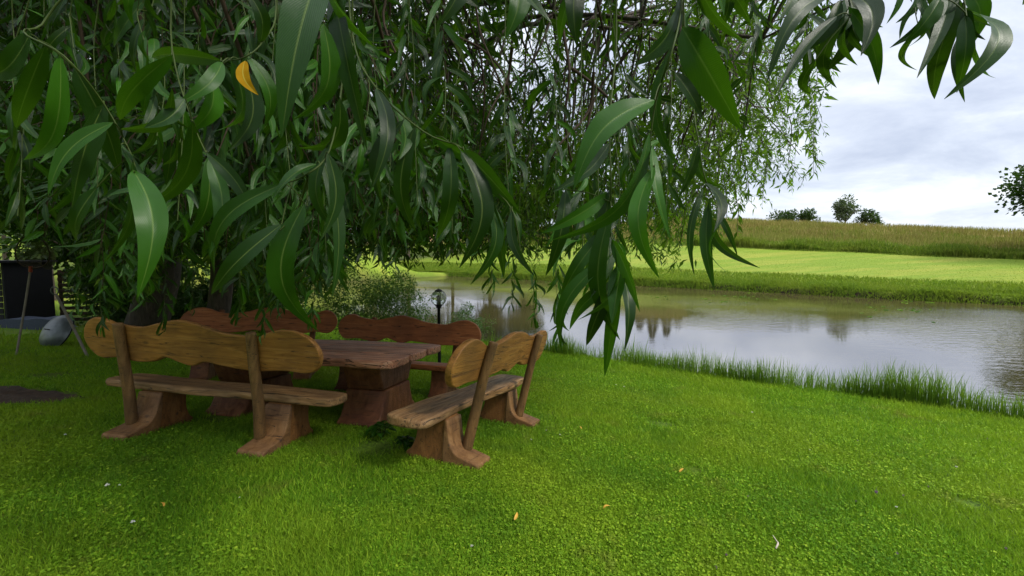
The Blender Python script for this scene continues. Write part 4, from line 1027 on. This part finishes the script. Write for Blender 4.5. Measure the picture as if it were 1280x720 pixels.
# dry leaves, a twig and flowers on the lawn
def fallen(px, py, label, s=.06, a=0, mat='dead_leaf'):
    g = gpt(px, py)+Vector((0, 0, .04)); d = Vector((math.cos(a), math.sin(a), .25)).normalized()
    v, q, u, r = hero_leaf((0, 0, 0), d*s, s*.3, 0.2, .5, .1)
    o = link('fallen_leaf', np_mesh('fallen_leaf', v, q, u, r), M[mat], None); o.location = g
    tag(o, label, 'leaf', 'yellow leaves fallen on the lawn')
fallen(643, 658, 'yellow fallen leaf in the middle foreground of the lawn', .065, 1.3)
fallen(754, 644, 'small yellow fallen leaf right of the larger one', .05, .2)
fallen(849, 596, 'yellow fallen leaf beside the little bare spot', .06, .6)
fallen(727, 541, 'tiny orange fallen leaf on the lawn right of the end-on bench', .05, 2)
fallen(205, 642, 'yellow fallen leaf on the shaded lawn at bottom left', .05, 2.6)
g = gpt(972, 688); o = Tubes().add(catmull([(-.03, -.03, .03), (0, 0, .04), (.01, .03, .035), (.005, .06, .05)], 4, False), [.004, .005, .005, .006, .005, .005, .004, .004, .004, .003, .003, .002, .002], 6).build('dry_twig', M['dry_twig']); o.location = g
tag(o, 'short curved grey twig lying on the lawn at the bottom right', 'twig')
FL = [(135, 617), (150, 614), (167, 662), (82, 549), (664, 553), (780, 487), (770, 484), (700, 548), (1012, 566), (1195, 589), (683, 541), (1120, 640), (300, 628), (590, 690), (940, 520)]
c0 = None
for i, (px, py) in enumerate(FL):
    g = gpt(px, py); 
    if c0 is None:
        t = thing('clover_flower', 'small white clover flower in the lawn', 'flower', g, 0, 'white clover flowers in the lawn')
        Tubes().add([(0, 0, 0), (.004, 0, .03), (0, 0, .052)], .0014, 5).build('stem', M['twig'], t)
        m = 46; v = unit(RNG.normal(0, 1, (m, 3))); v[:, 2] = np.abs(v[:, 2])*.9-.15
        L = np.full(m, .012); link('petals', leaves_mesh('petals', v*.003+np.array([0, 0, .055]), v, RNG.normal(0, 1, (m, 3)), L, L*.45, RNG.uniform(0, 1, m), .1), M['white_petal'], t); c0 = t
    else:
        r = c0.copy(); col.objects.link(r); r.location = g
        for ch in c0.children: c = ch.copy(); col.objects.link(c); c.parent = r
        r.scale = (random.uniform(.45, .85),)*3
m0 = None
for i, (px, py) in enumerate([(1095, 622), (1129, 624), (1070, 632), (908, 700), (935, 625), (1121, 699), (1257, 692), (1160, 612), (1072, 554), (1234, 552), (895, 716)]):
    g = gpt(px, py)
    if m0 is None:
        t = thing('selfheal_flower', 'tiny mauve flower head in the lawn', 'flower', g, 0, 'mauve flower heads in the lawn')
        Tubes().add([(0, 0, 0), (.003, 0, .04)], .0014, 5).build('stem', M['twig'], t)
        m = 40; v = unit(RNG.normal(0, 1, (m, 3))); b = v*.004+np.array([0, 0, .045]); b[:, 2] += RNG.uniform(-.008, .012, m)
        L = np.full(m, .009); link('petals', leaves_mesh('petals', b, v, RNG.normal(0, 1, (m, 3)), L, L*.6, RNG.uniform(0, 1, m), .1), M['mauve_petal'], t); m0 = t
    else:
        r = m0.copy(); col.objects.link(r); r.location = g; r.scale = (.6,)*3
        for ch in m0.children: c = ch.copy(); col.objects.link(c); c.parent = r
# floating leaves added near the far bank, standing in for glints on the water
def glint_leaves():
    n = 900; u = RNG.uniform(-20, 12, n); s = -RNG.uniform(1.5, 13, n)*RNG.uniform(.2, 1, n)
    X = 9.9-.7*u+.714*s; Y = 38.6+.714*u+.7*s; k = wob(X, Y, .5, 2)+RNG.normal(0, .3, n) > .55; X = X[k]; Y = Y[k]; m = len(X)
    P = np.stack([X, Y, np.full(m, ZW+.006)], 1); a = RNG.uniform(0, 6.28, m); D = np.stack([np.cos(a), np.sin(a), 0*a], 1)
    L = RNG.uniform(.12, .3, m); N = np.tile(np.array([0, 0, 1.]), (m, 1))
    tag(link('glint_leaves', leaves_mesh('glint_leaves', P, D, N, L, L*.7, RNG.uniform(.4, 1, m), 0), M['leaf'], None), kind='stuff')
glint_leaves()

#@@LIGHT
# ------------------------------------------------------------------ light
def world(sun_el=48, sun_az=120, cloud=1.0):
    w = bpy.data.worlds.new('World'); scene.world = w; w.use_nodes = True
    T = w.node_tree; T.nodes.clear(); t = NT.__new__(NT); t.t = T; t.m = w
    out = T.nodes.new('ShaderNodeOutputWorld')
    sky = t.n('ShaderNodeTexSky', sky_type='NISHITA', sun_disc=False)
    sky.sun_elevation = R(sun_el); sky.sun_rotation = R(sun_az)
    g = t.n('ShaderNodeTexCoord').outputs['Generated']
    s = t.n('ShaderNodeSeparateXYZ', {'Vector': g}); z = s.outputs['Z']
    k = t.math('ADD', t.math('MAXIMUM', z, 0.0), .24)
    v = t.n('ShaderNodeCombineXYZ', {'X': t.math('DIVIDE', s.outputs['X'], k), 'Y': t.math('DIVIDE', s.outputs['Y'], k), 'Z': 0.0}).outputs[0]
    v = t.n('ShaderNodeMapping', {'Vector': v, 'Location': (3.1, 1.7, 0), 'Scale': (.9, 1.0, 1)}).outputs[0]
    n = t.noise(v, 1.9, 8, .6, .25); n2 = t.noise(v, .35, 3, .5)
    m = t.math('ADD', t.math('MULTIPLY', n, .65), t.math('MULTIPLY', n2, .35))
    c = t.ramp(m, [(.36, (.50, .55, .68)), (.46, (.66, .71, .82)), (.53, (.82, .86, .94)), (.60, (.96, .97, 1.0))])
    low = t.ramp(z, [(.0, (1, 1, 1)), (.10, (0, 0, 0))])
    c = t.mix(t.math('MULTIPLY', low, .5), c, (.58, .65, .84))
    zz = t.math('MAXIMUM', t.math('MULTIPLY_ADD', z, 1.5, -.5), 0.0)
    gain = t.math('MULTIPLY_ADD', t.math('POWER', zz, 1.3), 6.5*cloud, 3.4*cloud)
    cs = t.n('ShaderNodeVectorMath', {0: c}, operation='SCALE'); t.l(gain, cs.inputs['Scale'])
    mx = t.mix(.93, sky.outputs[0], cs.outputs[0])
    bg = t.n('ShaderNodeBackground', {'Color': mx, 'Strength': .10})
    t.l(bg.outputs[0], out.inputs['Surface'])
    sd = bpy.data.lights.new('sun', 'SUN'); so = bpy.data.objects.new('sun', sd); col.objects.link(so)
    sd.energy = 1.5; sd.angle = R(10); sd.color = (1, .95, .86)
    el, az = R(sun_el), R(sun_az)
    dirv = Vector((math.sin(az)*math.cos(el), math.cos(az)*math.cos(el), math.sin(el)))
    so.rotation_mode = 'QUATERNION'; so.rotation_quaternion = dirv.to_track_quat('Z', 'Y')
    so.location = (0, 0, 30)
world()
vs = scene.view_settings; vs.view_transform = 'Standard'; vs.look = 'None'; vs.exposure = 1.8; vs.gamma = 1.0; vs.use_curve_mapping = False
scene.cycles.use_denoising = True; scene.cycles.max_bounces = 6; scene.cycles.transparent_max_bounces = 8
scene.cycles.diffuse_bounces = 3; scene.cycles.glossy_bounces = 3; scene.cycles.transmission_bounces = 4
